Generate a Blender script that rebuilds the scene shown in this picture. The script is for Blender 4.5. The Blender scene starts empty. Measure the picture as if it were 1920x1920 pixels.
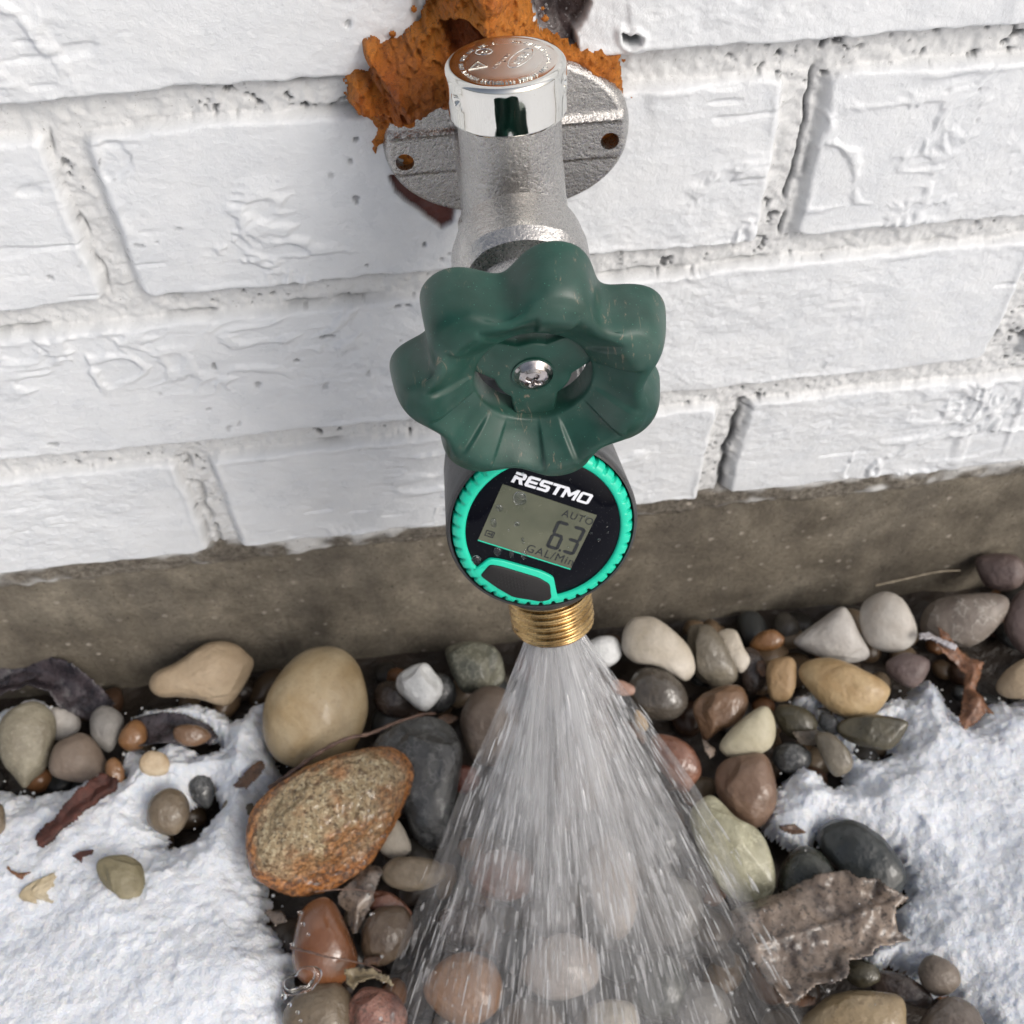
import bpy, bmesh, math, random
import numpy as np
from mathutils import Vector, Matrix, Euler

SC = bpy.context.scene
COL = SC.collection
R_ = math.radians

# ------------------------------------------------------------------ camera
FPX = 1960.0
CAM = np.array([0.0911, -0.2678, 0.4448])
PITCH, YAW, ROLL = 0.9101, 0.1111, -0.0212
def cam_axes():
    p, yw, r = PITCH, YAW, ROLL
    f = np.array([math.cos(p)*math.sin(yw), math.cos(p)*math.cos(yw), -math.sin(p)])
    R = np.array([math.cos(yw), -math.sin(yw), 0.0]); U = np.cross(R, f)
    return R*math.cos(r)+U*math.sin(r), -R*math.sin(r)+U*math.cos(r), f
CR, CU, CF = cam_axes()
cam = bpy.data.cameras.new("camera"); camo = bpy.data.objects.new("camera", cam); COL.objects.link(camo)
M = Matrix([[CR[0], CU[0], -CF[0], CAM[0]], [CR[1], CU[1], -CF[1], CAM[1]], [CR[2], CU[2], -CF[2], CAM[2]], [0, 0, 0, 1]])
camo.matrix_world = M
cam.sensor_width = 36.0
cam.lens = 36.0*FPX/1920.0
cam.clip_start = 0.01; cam.clip_end = 200.0
cam.dof.use_dof = True; cam.dof.focus_distance = 0.252; cam.dof.aperture_fstop = 29.0
SC.camera = camo

# ------------------------------------------------------------------ light
w = bpy.data.worlds.new("World"); SC.world = w; w.use_nodes = True
wn = w.node_tree.nodes; wl = w.node_tree.links
sky = wn.new("ShaderNodeTexSky"); sky.sky_type = 'NISHITA'; sky.sun_disc = False
SUN_EL, SUN_AZ = 40.0, 138.0          # azimuth clockwise from +Y
sky.sun_elevation = R_(SUN_EL); sky.sun_rotation = R_(SUN_AZ)
sky.air_density = 1.0; sky.dust_density = 6.0; sky.ozone_density = 1.0
hs = wn.new("ShaderNodeHueSaturation"); hs.inputs['Saturation'].default_value = 0.60
bg = wn['Background']; bg.inputs['Strength'].default_value = 0.15
wl.new(sky.outputs[0], hs.inputs['Color']); wl.new(hs.outputs[0], bg.inputs['Color'])
sun = bpy.data.lights.new("sun", 'SUN'); suno = bpy.data.objects.new("sun", sun); COL.objects.link(suno)
sun.energy = 1.3; sun.angle = R_(24); sun.color = (1.0, 0.985, 0.955)
sd = Vector((math.sin(R_(SUN_AZ))*math.cos(R_(SUN_EL)), math.cos(R_(SUN_AZ))*math.cos(R_(SUN_EL)), math.sin(R_(SUN_EL))))
suno.rotation_euler = sd.to_track_quat('Z', 'Y').to_euler()
SC.view_settings.view_transform = 'Standard'; SC.view_settings.look = 'None'
SC.view_settings.gamma = 1.0; SC.view_settings.exposure = -0.29
SC.render.film_transparent = False
SC.cycles.max_bounces = 10; SC.cycles.transparent_max_bounces = 24
SC.cycles.transmission_bounces = 8; SC.cycles.caustics_reflective = True; SC.cycles.caustics_refractive = True
SC.cycles.use_denoising = True

# ------------------------------------------------------------------ helpers
def ray(u, v):
    return CF + CR*(u-960)/FPX - CU*(v-960)/FPX
def on_plane(u, v, ax, val):
    d = ray(u, v); t = (val-CAM[ax])/d[ax]; return CAM+t*d
def on_gplane(u, v, P, n):
    d = ray(u, v); t = np.dot(P-CAM, n)/np.dot(d, n); return CAM+t*d
def at_depth(u, v, t):
    return CAM+t*ray(u, v)

def smooth(a, b, x):
    t = np.clip((x-a)/(b-a), 0, 1); return t*t*(3-2*t)
def _h(ix, iy, iz, s):
    n = (ix*374761393+iy*668265263+iz*2147483647+s*1274126177) & 0x7fffffff
    n = ((n ^ (n >> 13))*1274126177) & 0x7fffffff
    n = (n ^ (n >> 16)) & 0xffff
    return n/65535.0*2-1
def vnoise(x, y, z=0.0, s=0):
    x = np.asarray(x, float); y = np.asarray(y, float); z = np.zeros_like(x)+z
    xi = np.floor(x).astype(np.int64); yi = np.floor(y).astype(np.int64); zi = np.floor(z).astype(np.int64)
    fx, fy, fz = x-xi, y-yi, z-zi
    fx = fx*fx*(3-2*fx); fy = fy*fy*(3-2*fy); fz = fz*fz*(3-2*fz)
    o = 0
    for a in (0, 1):
        for b in (0, 1):
            for c in (0, 1):
                wgt = (fx if a else 1-fx)*(fy if b else 1-fy)*(fz if c else 1-fz)
                o = o+wgt*_h(xi+a, yi+b, zi+c, s)
    return o
def fbm(x, y, z=0.0, s=0, oct=4, gain=0.5, ridged=False):
    o = 0; a = 1.0; f = 1.0; t = 0
    for i in range(oct):
        n = vnoise(np.asarray(x)*f+17.3*i, np.asarray(y)*f-9.1*i, np.asarray(z)*f+5.7*i, s+i*31)
        if ridged: n = 1-2*np.abs(n)
        o = o+a*n; t += a; a *= gain; f *= 2.03
    return o/t
def worley(x, y, s=0):
    x = np.asarray(x, float); y = np.asarray(y, float); xi = np.floor(x).astype(np.int64); yi = np.floor(y).astype(np.int64); z = np.zeros_like(xi)
    best = np.full(x.shape, 9.0)
    for a in (-1, 0, 1):
        for b in (-1, 0, 1):
            px = xi+a+.5+.45*_h(xi+a, yi+b, z, s); py = yi+b+.5+.45*_h(xi+a, yi+b, z, s+7)
            best = np.minimum(best, np.hypot(px-x, py-y))
    return best
def sdpoly(px, py, poly):
    """signed distance, positive inside"""
    px = np.asarray(px, float); py = np.asarray(py, float)
    d = np.full(px.shape, 1e9); ins = np.zeros(px.shape, bool)
    n = len(poly)
    for i in range(n):
        x0, y0 = poly[i][0], poly[i][1]; x1, y1 = poly[(i+1) % n][0], poly[(i+1) % n][1]
        ex, ey = x1-x0, y1-y0; L = ex*ex+ey*ey+1e-18
        t = np.clip(((px-x0)*ex+(py-y0)*ey)/L, 0, 1)
        d = np.minimum(d, np.hypot(px-x0-t*ex, py-y0-t*ey))
        c = ((y0 > py) != (y1 > py)) & (px < (x1-x0)*(py-y0)/((y1-y0)+1e-18)+x0)
        ins ^= c
    return np.where(ins, d, -d)

def mesh_np(name, V, F4=None, F3=None, smooth_=True, polys=None):
    me = bpy.data.meshes.new(name)
    V = np.asarray(V, np.float32)
    if polys is not None:
        me.from_pydata([tuple(map(float, v)) for v in V], [], [tuple(int(i) for i in f) for f in polys])
    else:
        loops = []; starts = []; tot = []
        n4 = 0 if F4 is None else len(F4); n3 = 0 if F3 is None else len(F3)
        if n4: loops.append(np.asarray(F4).ravel())
        if n3: loops.append(np.asarray(F3).ravel())
        loops = np.concatenate(loops).astype(np.int32)
        tot = np.concatenate([np.full(n4, 4), np.full(n3, 3)]).astype(np.int32)
        starts = np.concatenate([[0], np.cumsum(tot)[:-1]]).astype(np.int32)
        me.vertices.add(len(V)); me.vertices.foreach_set('co', V.ravel())
        me.loops.add(len(loops)); me.loops.foreach_set('vertex_index', loops)
        me.polygons.add(len(tot)); me.polygons.foreach_set('loop_start', starts); me.polygons.foreach_set('loop_total', tot)
        me.update(calc_edges=True)
    me.validate()
    if smooth_:
        me.polygons.foreach_set('use_smooth', np.ones(len(me.polygons), bool))
    me.update()
    return me
def vcol(me, name, arr):
    """per-vertex colour (n,3) or scalar (n,)"""
    arr = np.asarray(arr, np.float32)
    if arr.ndim == 1:
        at = me.attributes.new(name, 'FLOAT', 'POINT'); at.data.foreach_set('value', arr)
    else:
        at = me.attributes.new(name, 'FLOAT_COLOR', 'POINT')
        c = np.ones((len(arr), 4), np.float32); c[:, :3] = arr; at.data.foreach_set('color', c.ravel())
def link(name, me, mat=None, parent=None, label=None, cat=None, group=None, kind=None, loc=None):
    o = bpy.data.objects.new(name, me); COL.objects.link(o)
    if mat is not None: me.materials.append(mat)
    if parent is not None: o.parent = parent
    if loc is not None: o.location = tuple(loc)
    tag(o, label, cat, group, kind)
    return o
def tag(o, label=None, cat=None, group=None, kind=None):
    if label: o['label'] = label
    if cat: o['category'] = cat
    if group: o['group'] = group
    if kind: o['kind'] = kind
def empty(name, loc=(0, 0, 0), rot=(0, 0, 0), **k):
    o = bpy.data.objects.new(name, None); COL.objects.link(o); o.location = loc; o.rotation_euler = rot
    o.empty_display_size = 0.01
    tag(o, **k); return o
def grid_faces(nu, nv, wrap_u=False):
    iu = np.arange(nu if wrap_u else nu-1); iv = np.arange(nv-1)
    a, b = np.meshgrid(iu, iv, indexing='ij')
    a2 = (a+1) % nu
    return np.stack([a*nv+b, a2*nv+b, a2*nv+b+1, a*nv+b+1], -1).reshape(-1, 4)
def lathe(profile, seg=64, fn=None, axis='z', cap0=False, cap1=False):
    """profile [(r,h)], returns V,F4,polys list; axis z"""
    pr = np.array(profile, float); th = np.linspace(0, 2*np.pi, seg, endpoint=False)
    T, K = np.meshgrid(th, np.arange(len(pr)), indexing='ij')
    r = pr[K, 0]; h = pr[K, 1]
    if fn: r, h = fn(T, K, r, h)
    V = np.stack([r*np.cos(T), r*np.sin(T), h], -1).reshape(-1, 3)
    F = grid_faces(seg, len(pr), True)
    polys = [tuple(f) for f in F]
    n = len(pr)
    if cap0: polys.append(tuple(i*n for i in range(seg))[::-1])
    if cap1: polys.append(tuple(i*n+n-1 for i in range(seg)))
    return V, polys
def xf(V, ex, ey, ez, o=(0, 0, 0)):
    return np.asarray(o)+V[:, :1]*np.asarray(ex)+V[:, 1:2]*np.asarray(ey)+V[:, 2:3]*np.asarray(ez)
class MB:
    def __init__(s): s.V = []; s.P = []; s.n = 0
    def add(s, V, P):
        V = np.asarray(V, float); s.V.append(V); s.P += [tuple(int(i)+s.n for i in p) for p in P]; s.n += len(V)
    def me(s, name, sm=True):
        return mesh_np(name, np.concatenate(s.V), polys=s.P, smooth_=sm)
def autosmooth(me, ang=35):
    bm = bmesh.new(); bm.from_mesh(me)
    for e in bm.edges:
        e.smooth = not (len(e.link_faces) == 2 and e.calc_face_angle(0) > R_(ang))
    bm.to_mesh(me); bm.free()
def fix_normals(me):
    bm = bmesh.new(); bm.from_mesh(me); bmesh.ops.recalc_face_normals(bm, faces=bm.faces); bm.to_mesh(me); bm.free()
def prism(poly, z0, z1, bevel=0.0):
    """closed prism from 2D polygon, optional top bevel, CCW"""
    p = np.array(poly, float)
    a = 0.5*np.sum(p[:, 0]*np.roll(p[:, 1], -1)-np.roll(p[:, 0], -1)*p[:, 1])
    if a < 0: p = p[::-1]
    n = len(p); rings = [np.c_[p, np.full(n, z0)]]
    if bevel > 0:
        rings.append(np.c_[p, np.full(n, z1-bevel)])
        e = np.roll(p, -1, 0)-p; e /= (np.linalg.norm(e, axis=1)[:, None]+1e-12)
        nrm = np.c_[-e[:, 1], e[:, 0]]
        b = (nrm+np.roll(nrm, 1, 0)); b /= np.maximum(0.35, (b*nrm).sum(1))[:, None]
        rings.append(np.c_[p+b*bevel*0.35, np.full(n, z1-bevel*.3)])
        rings.append(np.c_[p+b*bevel, np.full(n, z1)])
    else:
        rings.append(np.c_[p, np.full(n, z1)])
    V = np.concatenate(rings); P = []
    for k in range(len(rings)-1):
        for i in range(n):
            j = (i+1) % n; P.append((k*n+i, k*n+j, (k+1)*n+j, (k+1)*n+i))
    P.append(tuple(range(n))[::-1]); P.append(tuple(range((len(rings)-1)*n, len(rings)*n)))
    return V, P
def eval_mods(me, mods):
    o = bpy.data.objects.new("tmp", me); COL.objects.link(o)
    for t, kw in mods:
        m = o.modifiers.new(t, t)
        for k, v in kw.items(): setattr(m, k, v)
    dg = bpy.context.evaluated_depsgraph_get(); dg.update()
    r = bpy.data.meshes.new_from_object(o.evaluated_get(dg), depsgraph=dg)
    bpy.data.objects.remove(o)
    return r
def text_mesh(s, size, extrude=0.0, align='CENTER', space=1.0, bold=0.0):
    cu = bpy.data.curves.new("t", 'FONT'); cu.body = s; cu.size = size; cu.align_x = align; cu.align_y = 'CENTER'
    cu.extrude = extrude; cu.space_character = space; cu.resolution_u = 3; cu.offset = bold
    o = bpy.data.objects.new("t", cu); COL.objects.link(o)
    dg = bpy.context.evaluated_depsgraph_get(); dg.update()
    me = bpy.data.meshes.new_from_object(o.evaluated_get(dg), depsgraph=dg)
    V = np.array([v.co[:] for v in me.vertices]); P = [tuple(p.vertices) for p in me.polygons]
    bpy.data.objects.remove(o); bpy.data.meshes.remove(me)
    return V, P

# ------------------------------------------------------------------ materials
def lin(r, g, b, k=1.0):
    f = lambda c: ((c/255+0.055)/1.055)**2.4 if c/255 > 0.04045 else c/255/12.92
    return (min(.92, f(r)*k), min(.92, f(g)*k), min(.92, f(b)*k), 1)
class NT:
    def __init__(s, name):
        s.m = bpy.data.materials.new(name); s.m.use_nodes = True
        s.n = s.m.node_tree.nodes; s.l = s.m.node_tree.links; s.b = s.n['Principled BSDF']; s.out = s.n['Material Output']
        s.tc = s.n.new('ShaderNodeTexCoord')
    def noise(s, scale, detail=4, rough=.55, vec=None, dist=0.0):
        n = s.n.new('ShaderNodeTexNoise'); n.inputs['Scale'].default_value = scale; n.inputs['Detail'].default_value = detail
        n.inputs['Roughness'].default_value = rough; n.inputs['Distortion'].default_value = dist
        s.l.new(vec if vec is not None else s.tc.outputs['Object'], n.inputs['Vector']); return n.outputs['Fac']
    def voro(s, scale, feat='F1', vec=None, out='Distance', rnd=1.0):
        n = s.n.new('ShaderNodeTexVoronoi'); n.feature = feat; n.inputs['Scale'].default_value = scale; n.inputs['Randomness'].default_value = rnd
        s.l.new(vec if vec is not None else s.tc.outputs['Object'], n.inputs['Vector']); return n.outputs[out]
    def attr(s, name, out='Fac'):
        n = s.n.new('ShaderNodeAttribute'); n.attribute_name = name; return n.outputs[out]
    def ramp(s, f, stops, interp='LINEAR'):
        n = s.n.new('ShaderNodeValToRGB'); cr = n.color_ramp; cr.interpolation = interp
        while len(cr.elements) > 1: cr.elements.remove(cr.elements[-1])
        for i, (p, c) in enumerate(stops):
            e = cr.elements[0] if i == 0 else cr.elements.new(p)
            e.position = p; e.color = c if isinstance(c, tuple) else (c, c, c, 1)
        s.l.new(f, n.inputs[0]); return n.outputs[0]
    def mix(s, f, a, b, mode='MIX'):
        n = s.n.new('ShaderNodeMix'); n.data_type = 'RGBA'; n.blend_type = mode
        for idx, v in ((0, f), (6, a), (7, b)):
            if isinstance(v, (int, float)): n.inputs[idx].default_value = v
            elif isinstance(v, tuple): n.inputs[idx].default_value = v
            else: s.l.new(v, n.inputs[idx])
        return n.outputs[2]
    def math(s, op, a, b=0.0, c=0.0, clamp=False):
        n = s.n.new('ShaderNodeMath'); n.operation = op; n.use_clamp = clamp
        for i, v in enumerate((a, b, c)):
            if isinstance(v, (int, float)): n.inputs[i].default_value = v
            else: s.l.new(v, n.inputs[i])
        return n.outputs[0]
    def bump(s, h, dist, strength=1.0, nrm=None):
        n = s.n.new('ShaderNodeBump'); n.inputs['Distance'].default_value = dist; n.inputs['Strength'].default_value = strength
        s.l.new(h, n.inputs['Height'])
        if nrm is not None: s.l.new(nrm, n.inputs['Normal'])
        return n.outputs[0]
    def set(s, **k):
        for kk, v in k.items():
            inp = s.b.inputs[kk.replace('_', ' ')]
            if isinstance(v, (int, float, tuple)): inp.default_value = v
            else: s.l.new(v, inp)
        return s
    def scl(s, sx, sy, sz, src='Object'):
        n = s.n.new('ShaderNodeMapping'); n.inputs['Scale'].default_value = (sx, sy, sz)
        s.l.new(s.tc.outputs[src], n.inputs['Vector']); return n.outputs[0]
# ------------------------------------------------------------------ wall
C0 = 0.0677; LB = 3.0813*C0; ZAB = 0.29; ZBOT = ZAB-2.93*C0
def wallpx(pts, y=0.0):
    return [(lambda P: (P[0], P[2]))(on_plane(u, v, 1, y)) for u, v in pts]
POLY_CAV = wallpx([(985, -60), (990, 0), (1000, 30), (1012, 62), (1062, 92), (1085, 95), (1078, 60), (1100, 32), (1108, 5), (1080, -8), (1060, -60)])
POLY_HOLE = wallpx([(1163, 55), (1180, 62), (1188, 58), (1203, 66), (1200, 80), (1180, 86), (1168, 78)])
POLY_RED = wallpx([(728, 330), (790, 335), (830, 360), (855, 375), (850, 416), (828, 429), (812, 418), (792, 402), (768, 384), (742, 362)])
POLY_CHIP = wallpx([(188, 262), (222, 262), (250, 292), (252, 322), (230, 338), (205, 345), (184, 330), (181, 300)])
def build_wall():
    def axis(lo, hi, step, LO, HI, big):
        a = list(np.arange(lo, hi, step)); s = step; x = hi
        while x < HI: a.append(x); s = min(big, s*1.12); x += s
        s = step; x = lo-step; b = []
        while x > LO: b.append(x); s = min(big, s*1.12); x -= s
        return np.array(b[::-1]+a)
    xs = axis(-0.135, 0.395, 0.00055, -1.3, 1.5, 0.006)
    zs = axis(ZBOT-0.0015, 0.345, 0.00055, ZBOT-0.0016, 1.5, 0.006)
    X, Z = np.meshgrid(xs, zs, indexing='ij')
    # wobble coordinates so brick edges are hand-laid
    Xw = X+0.0016*fbm(X*28, Z*28, 3.1, 1, 3)+0.0006*vnoise(X*190, Z*190, 0, 2)
    Zw = Z+0.0012*fbm(X*24, Z*24, 7.7, 5, 3)+0.00055*vnoise(X*210, Z*210, 0, 6)
    k = np.floor((ZAB-Zw)/C0).astype(int)           # course: -1=A, 0=B, 1=C, 2=D
    zc = ZAB-(k+0.5)*C0
    off = np.where(k % 2 == 0, 0.0, LB*0.5)
    jit = vnoise(k*3.7+0.5, k*1.3, 0, 9)*0.0012
    off = off+np.where((k >= 0) & (k <= 2), 0, jit)
    bi = np.floor((Xw-off)/LB)
    xc = off+(bi+0.5)*LB
    hw, hh = LB/2-0.0057, C0/2-0.0052
    hw = hw-0.0015*(np.sin(k*12.9+bi*7.1) > .3)
    ax = np.abs(Xw-xc)-hw; az = np.abs(Zw-zc)-hh
    rr = 0.0035
    d = -(np.minimum(np.maximum(ax+rr, az+rr), 0)+np.hypot(np.maximum(ax+rr, 0), np.maximum(az+rr, 0))-rr)  # + inside brick
    face = smooth(np.where((ax > az) & (Xw < xc), -0.0021, -0.0011), 0.0015, d)
    dirx = (Xw-xc)/hw; dirz = (Zw-zc)/hh
    rnd = _h(bi.astype(np.int64), k.astype(np.int64), np.zeros_like(k).astype(np.int64), 4)
    # brick surface
    hb = 0.0010*fbm(X*26+rnd*9, Z*32, 1, 11, 3) + 0.0006*rnd
    tex = 0.00062*fbm(X*150, Z*230, 2, 12, 4, .6)+0.00018*fbm(X*620, Z*900, 2, 13, 2)
    cre = fbm(X*60+3*fbm(X*30, Z*30, 0, 15, 2), Z*90, 5, 14, 3, ridged=True)
    patch = smooth(0.0, 0.45, fbm(X*20, Z*24, 9, 16, 2))
    quiet = .38+.62*smooth(-.15, .35, fbm(X*17, Z*22, 2, 17, 3)); tex = tex*quiet+patch*0.0013*smooth(0.34, 0.72, cre)
    # vertical brush drips and horizontal wire-cut drag marks
    tex = tex+0.0008*smooth(.40, .8, vnoise(X*150+.12*Z*150, Z*16, 3, 18))*smooth(-.1, .35, fbm(X*12, Z*12, 1, 19, 2))
    drag = smooth(.62, .8, vnoise(X*70, Z*420, 3, 20))*smooth(.1, .4, fbm(X*16, Z*20, 6, 21, 2))
    tex = tex-0.0007*drag
    # mortar
    hm = -0.0038+0.0009*fbm(X*90, Z*90, 4, 22, 3)+0.0009*fbm(X*420, Z*420, 4, 23, 3)
    ver = (ax > az)                                    # vertical joint side
    hm = hm+0.0004*(az < -0.004)
    pit = smooth(.36, .56, fbm(X*420, Z*420, 8, 24, 3))*smooth(-.2, .25, fbm(X*34, Z*34, 8, 25, 2))
    hm = hm-0.0014*pit
    H = hb+tex
    H = H*face+hm*(1-face)
    # lip: some paint build-up ridge at brick edge
    H = H+0.0005*np.exp(-((d-0.0022)/0.0011)**2)*smooth(-.2, .5, vnoise(X*70, Z*70, 1, 26))
    dark_mask = (1-face)*pit  # darkens mortar pits, edge cracks, open joints, pocks and the chip outline
    # dark undercut line at the lower edge of bricks & joint cracks
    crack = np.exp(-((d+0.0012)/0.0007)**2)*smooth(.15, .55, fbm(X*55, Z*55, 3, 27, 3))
    dark_mask = np.maximum(dark_mask, crack*.55); H = H-crack*0.0010
    # deep open joint on the right of course B and D (left edge of the right-hand bricks)
    for (kk, x0, amt, wd) in ((0, LB+0.0026, 1.0, .00050), (2, LB+0.0024, 1.3, .0015), (0, -0.0042, .55, .0004), (2, -0.0015, .55, .0009)):
        g = np.exp(-((Xw-x0-0.0010*vnoise(Z*160, Z*0, 0, 30+kk))/wd)**2)*(k == kk)*smooth(0.0015, 0.006, hh+0.004-np.abs(Zw-zc))
        g = g*smooth(-.75, -.1, vnoise(Z*130, Z*0+x0*50, 0, 31))*amt
        H = H-0.0026*g; dark_mask = np.maximum(dark_mask, np.clip(g, 0, 1)*.97)
    pk = smooth(.67, .74, fbm(X*210, Z*210, 5, 33, 2))*face*smooth(.1, .5, fbm(X*22, Z*22, 3, 34, 2))
    H = H-0.0009*pk; dark_mask = np.maximum(dark_mask, pk*.7)
    # chip left corner of big brick in course B
    s = sdpoly(X, Z, POLY_CHIP)+.0016*fbm(X*170, Z*170, 0, 39, 3); H = H-0.0009*smooth(-.0008, .0016, s); dark_mask = np.maximum(dark_mask, .7*np.exp(-((s-.0002)/.00035)**2)*smooth(.1, .6, vnoise(X*300, Z*300, 0, 36)))
    # cavity of exposed dark brick, small hole, red-brown broken edge
    nz = 0.0011*fbm(X*260, Z*260, 0, 37, 3)
    s1 = sdpoly(X, Z, POLY_CAV)+nz; c1 = smooth(-0.0002, 0.0008, s1)
    H = H*(1-c1)+c1*(-0.0045-0.003*smooth(0, .006, s1)+0.0012*fbm(X*240, Z*240, 0, 38, 3))
    s2 = sdpoly(X, Z, POLY_HOLE)+nz*.6; c2 = smooth(-0.0001, 0.0007, s2)
    H = H+0.0012*np.exp(-((s2+.0006)/.0009)**2); H = H-c2*0.009
    s3 = sdpoly(X, Z, POLY_RED)+nz*.3; c3 = smooth(-0.0001, 0.0004, s3)
    H = H-c3*0.0022
    # bottom edge of the lowest course curls back under
    zb = ZBOT+0.0012*fbm(X*30, X*0, 0, 40, 3)+0.0009*vnoise(X*150, X*0, 0, 41)
    e = smooth(0.0, 0.0028, Z-zb)
    H = np.where(k >= 2, H-(1-e)*0.012, H)
    V = np.stack([X, -H, Z], -1).reshape(-1, 3)
    F = grid_faces(len(xs), len(zs))
    me = mesh_np("brickwork", V, F4=F)
    col = np.zeros((len(V), 3), np.float32)
    vcol(me, 'dark_mask', dark_mask.ravel()); vcol(me, 'mortar', (1-face).ravel())
    vcol(me, 'cav', c1.ravel()); vcol(me, 'blk', c2.ravel()); vcol(me, 'red', c3.ravel())
    # footing
    fx = axis(-0.16, 0.42, 0.0012, -1.3, 1.5, 0.012); fz = np.arange(-0.05, ZBOT+0.0045, 0.0012)
    X2, Z2 = np.meshgrid(fx, fz, indexing='ij')
    zb2 = ZBOT-0.011+0.0035*fbm(X2*18, X2*0, 0, 42, 3)
    band = smooth(-0.0012, 0.0012, Z2-zb2+0.0015*fbm(X2*200, Z2*200, 0, 43, 2))
    H2 = -0.0045+0.0006*fbm(X2*40, Z2*40, 1, 44, 4)+0.0002*fbm(X2*500, Z2*500, 1, 45, 2)
    H2 = H2+band*(0.001+0.0016*fbm(X2*170, Z2*240, 2, 46, 3))
    drip = 0.0016*smooth(.3, .8, vnoise(X2*34, Z2*6, 0, 48))*smooth(.22, .30, X2)
    H2 = H2+drip
    H2 = H2-0.004*smooth(ZBOT, ZBOT+0.004, Z2)
    V2 = np.stack([X2, -H2, Z2], -1).reshape(-1, 3)
    me2 = mesh_np("footing", V2, F4=grid_faces(len(fx), len(fz)))
    paint = band*smooth(.1, .5, fbm(X2*60, Z2*90, 3, 47, 3)+.55*smooth(-.006, .003, Z2-ZBOT))
    vcol(me2, 'band', band.ravel()); vcol(me2, 'paint', np.clip(paint, 0, 1).ravel())
    return me, me2
def mat_wall():
    t = NT("painted brick")
    n1 = t.noise(900, 5, .6); n2 = t.noise(60, 4); n3 = t.noise(2600, 3, .6); n4 = t.noise(260, 5, .65)
    paint = t.mix(t.ramp(n2, [(.35, 0.0), (.68, 1.0)]), (.675, .70, .73, 1), (.745, .765, .785, 1))
    mort = t.mix(n4, (.57, .575, .575, 1), (.70, .71, .715, 1))
    base = t.mix(t.attr('mortar'), paint, mort)
    speck = t.ramp(n1, [(.62, 0.0), (.70, 1.0)])
    mm = t.math('MULTIPLY', t.math('MULTIPLY', speck, t.attr('mortar')), t.ramp(n4, [(.45, 0.0), (.6, .75)]))
    base = t.mix(mm, base, (.20, .19, .175, 1))
    base = t.mix(t.math('MULTIPLY', t.attr('dark_mask'), .92, clamp=True), base, (.045, .047, .052, 1))
    dk = t.mix(t.ramp(n4, [(.45, 0.0), (.62, 1.0)]), (.035, .024, .024, 1), (.11, .085, .085, 1))
    dk = t.mix(t.ramp(n1, [(.60, 0.0), (.66, .8)]), dk, (.4, .4, .41, 1))
    base = t.mix(t.attr('cav'), base, dk)
    base = t.mix(t.attr('red'), base, t.mix(n4, (.05, .012, .009, 1), (.14, .04, .03, 1)))
    base = t.mix(t.attr('blk'), base, (.006, .006, .007, 1))
    rg = t.ramp(n2, [(.3, .22), (.7, .40)])
    b1 = t.bump(n3, 0.00014, .8); b2 = t.bump(n1, 0.00030, .7, b1); b3 = t.bump(n4, 0.0007, .5, b2)
    t.set(Base_Color=base, Roughness=rg, Normal=b3, Specular_IOR_Level=.45)
    return t.m
def mat_footing():
    t = NT("weathered concrete")
    n1 = t.noise(45, 6, .6); n2 = t.noise(420, 5, .7); n3 = t.noise(1500, 4, .7); n4 = t.noise(14, 3)
    c = t.mix(t.ramp(n1, [(.3, 0.0), (.7, 1.0)]), lin(94, 88, 78, 1.15), lin(148, 140, 125, 1.15))
    c = t.mix(t.math('MULTIPLY', t.ramp(n2, [(.4, 0.0), (.65, 1.0)]), .4), c, lin(78, 70, 60))
    st = t.noise(60, 3, .5, vec=t.scl(1, 1, .12)); c = t.mix(t.math('MULTIPLY', t.ramp(st, [(.45, 0.0), (.62, 1.0)]), .3), c, lin(82, 78, 74))
    c = t.mix(t.math('MULTIPLY', t.ramp(n3, [(.66, 0.0), (.72, 1.0)]), t.ramp(n4, [(.35, 0.1), (.7, 1.0)])), c, lin(176, 172, 165))
    bandc = t.mix(t.ramp(n2, [(.35, 0.0), (.65, 1.0)]), lin(70, 64, 58), lin(140, 134, 124))
    c = t.mix(t.math('MULTIPLY', t.attr('band'), .85), c, bandc)
    c = t.mix(t.attr('paint'), c, (.66, .66, .65, 1))
    # damp band low down (wicked moisture is a stain of the concrete)
    b1 = t.bump(n3, 0.0004, .9); b2 = t.bump(n2, 0.0011, .8, b1)
    n6 = t.noise(9, 5, .6, dist=1.0); c = t.mix(t.math('MULTIPLY', t.ramp(n6, [(.46, 0.0), (.56, 1.0)]), .30), c, lin(66, 58, 49)); vv = t.voro(260); c = t.mix(t.ramp(vv, [(.07, .8), (.15, 0.0)]), c, lin(52, 46, 40)); v7 = t.voro(95, rnd=1.0); c = t.mix(t.math('MULTIPLY', t.ramp(v7, [(.07, .9), (.16, 0.0)]), t.ramp(n2, [(.4, 0.0), (.6, 1.0)])), c, lin(188, 180, 168))
    t.set(Base_Color=c, Roughness=.82, Normal=b2, Specular_IOR_Level=.3)
    return t.m
mw, mf = build_wall()
wall = empty("house_wall", (0, 0, 0), label="white painted brick wall with rough mortar joints above a grey concrete footing", cat="wall")
link("brickwork", mw, mat_wall(), wall)
link("concrete_footing", mf, mat_footing(), wall)

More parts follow.
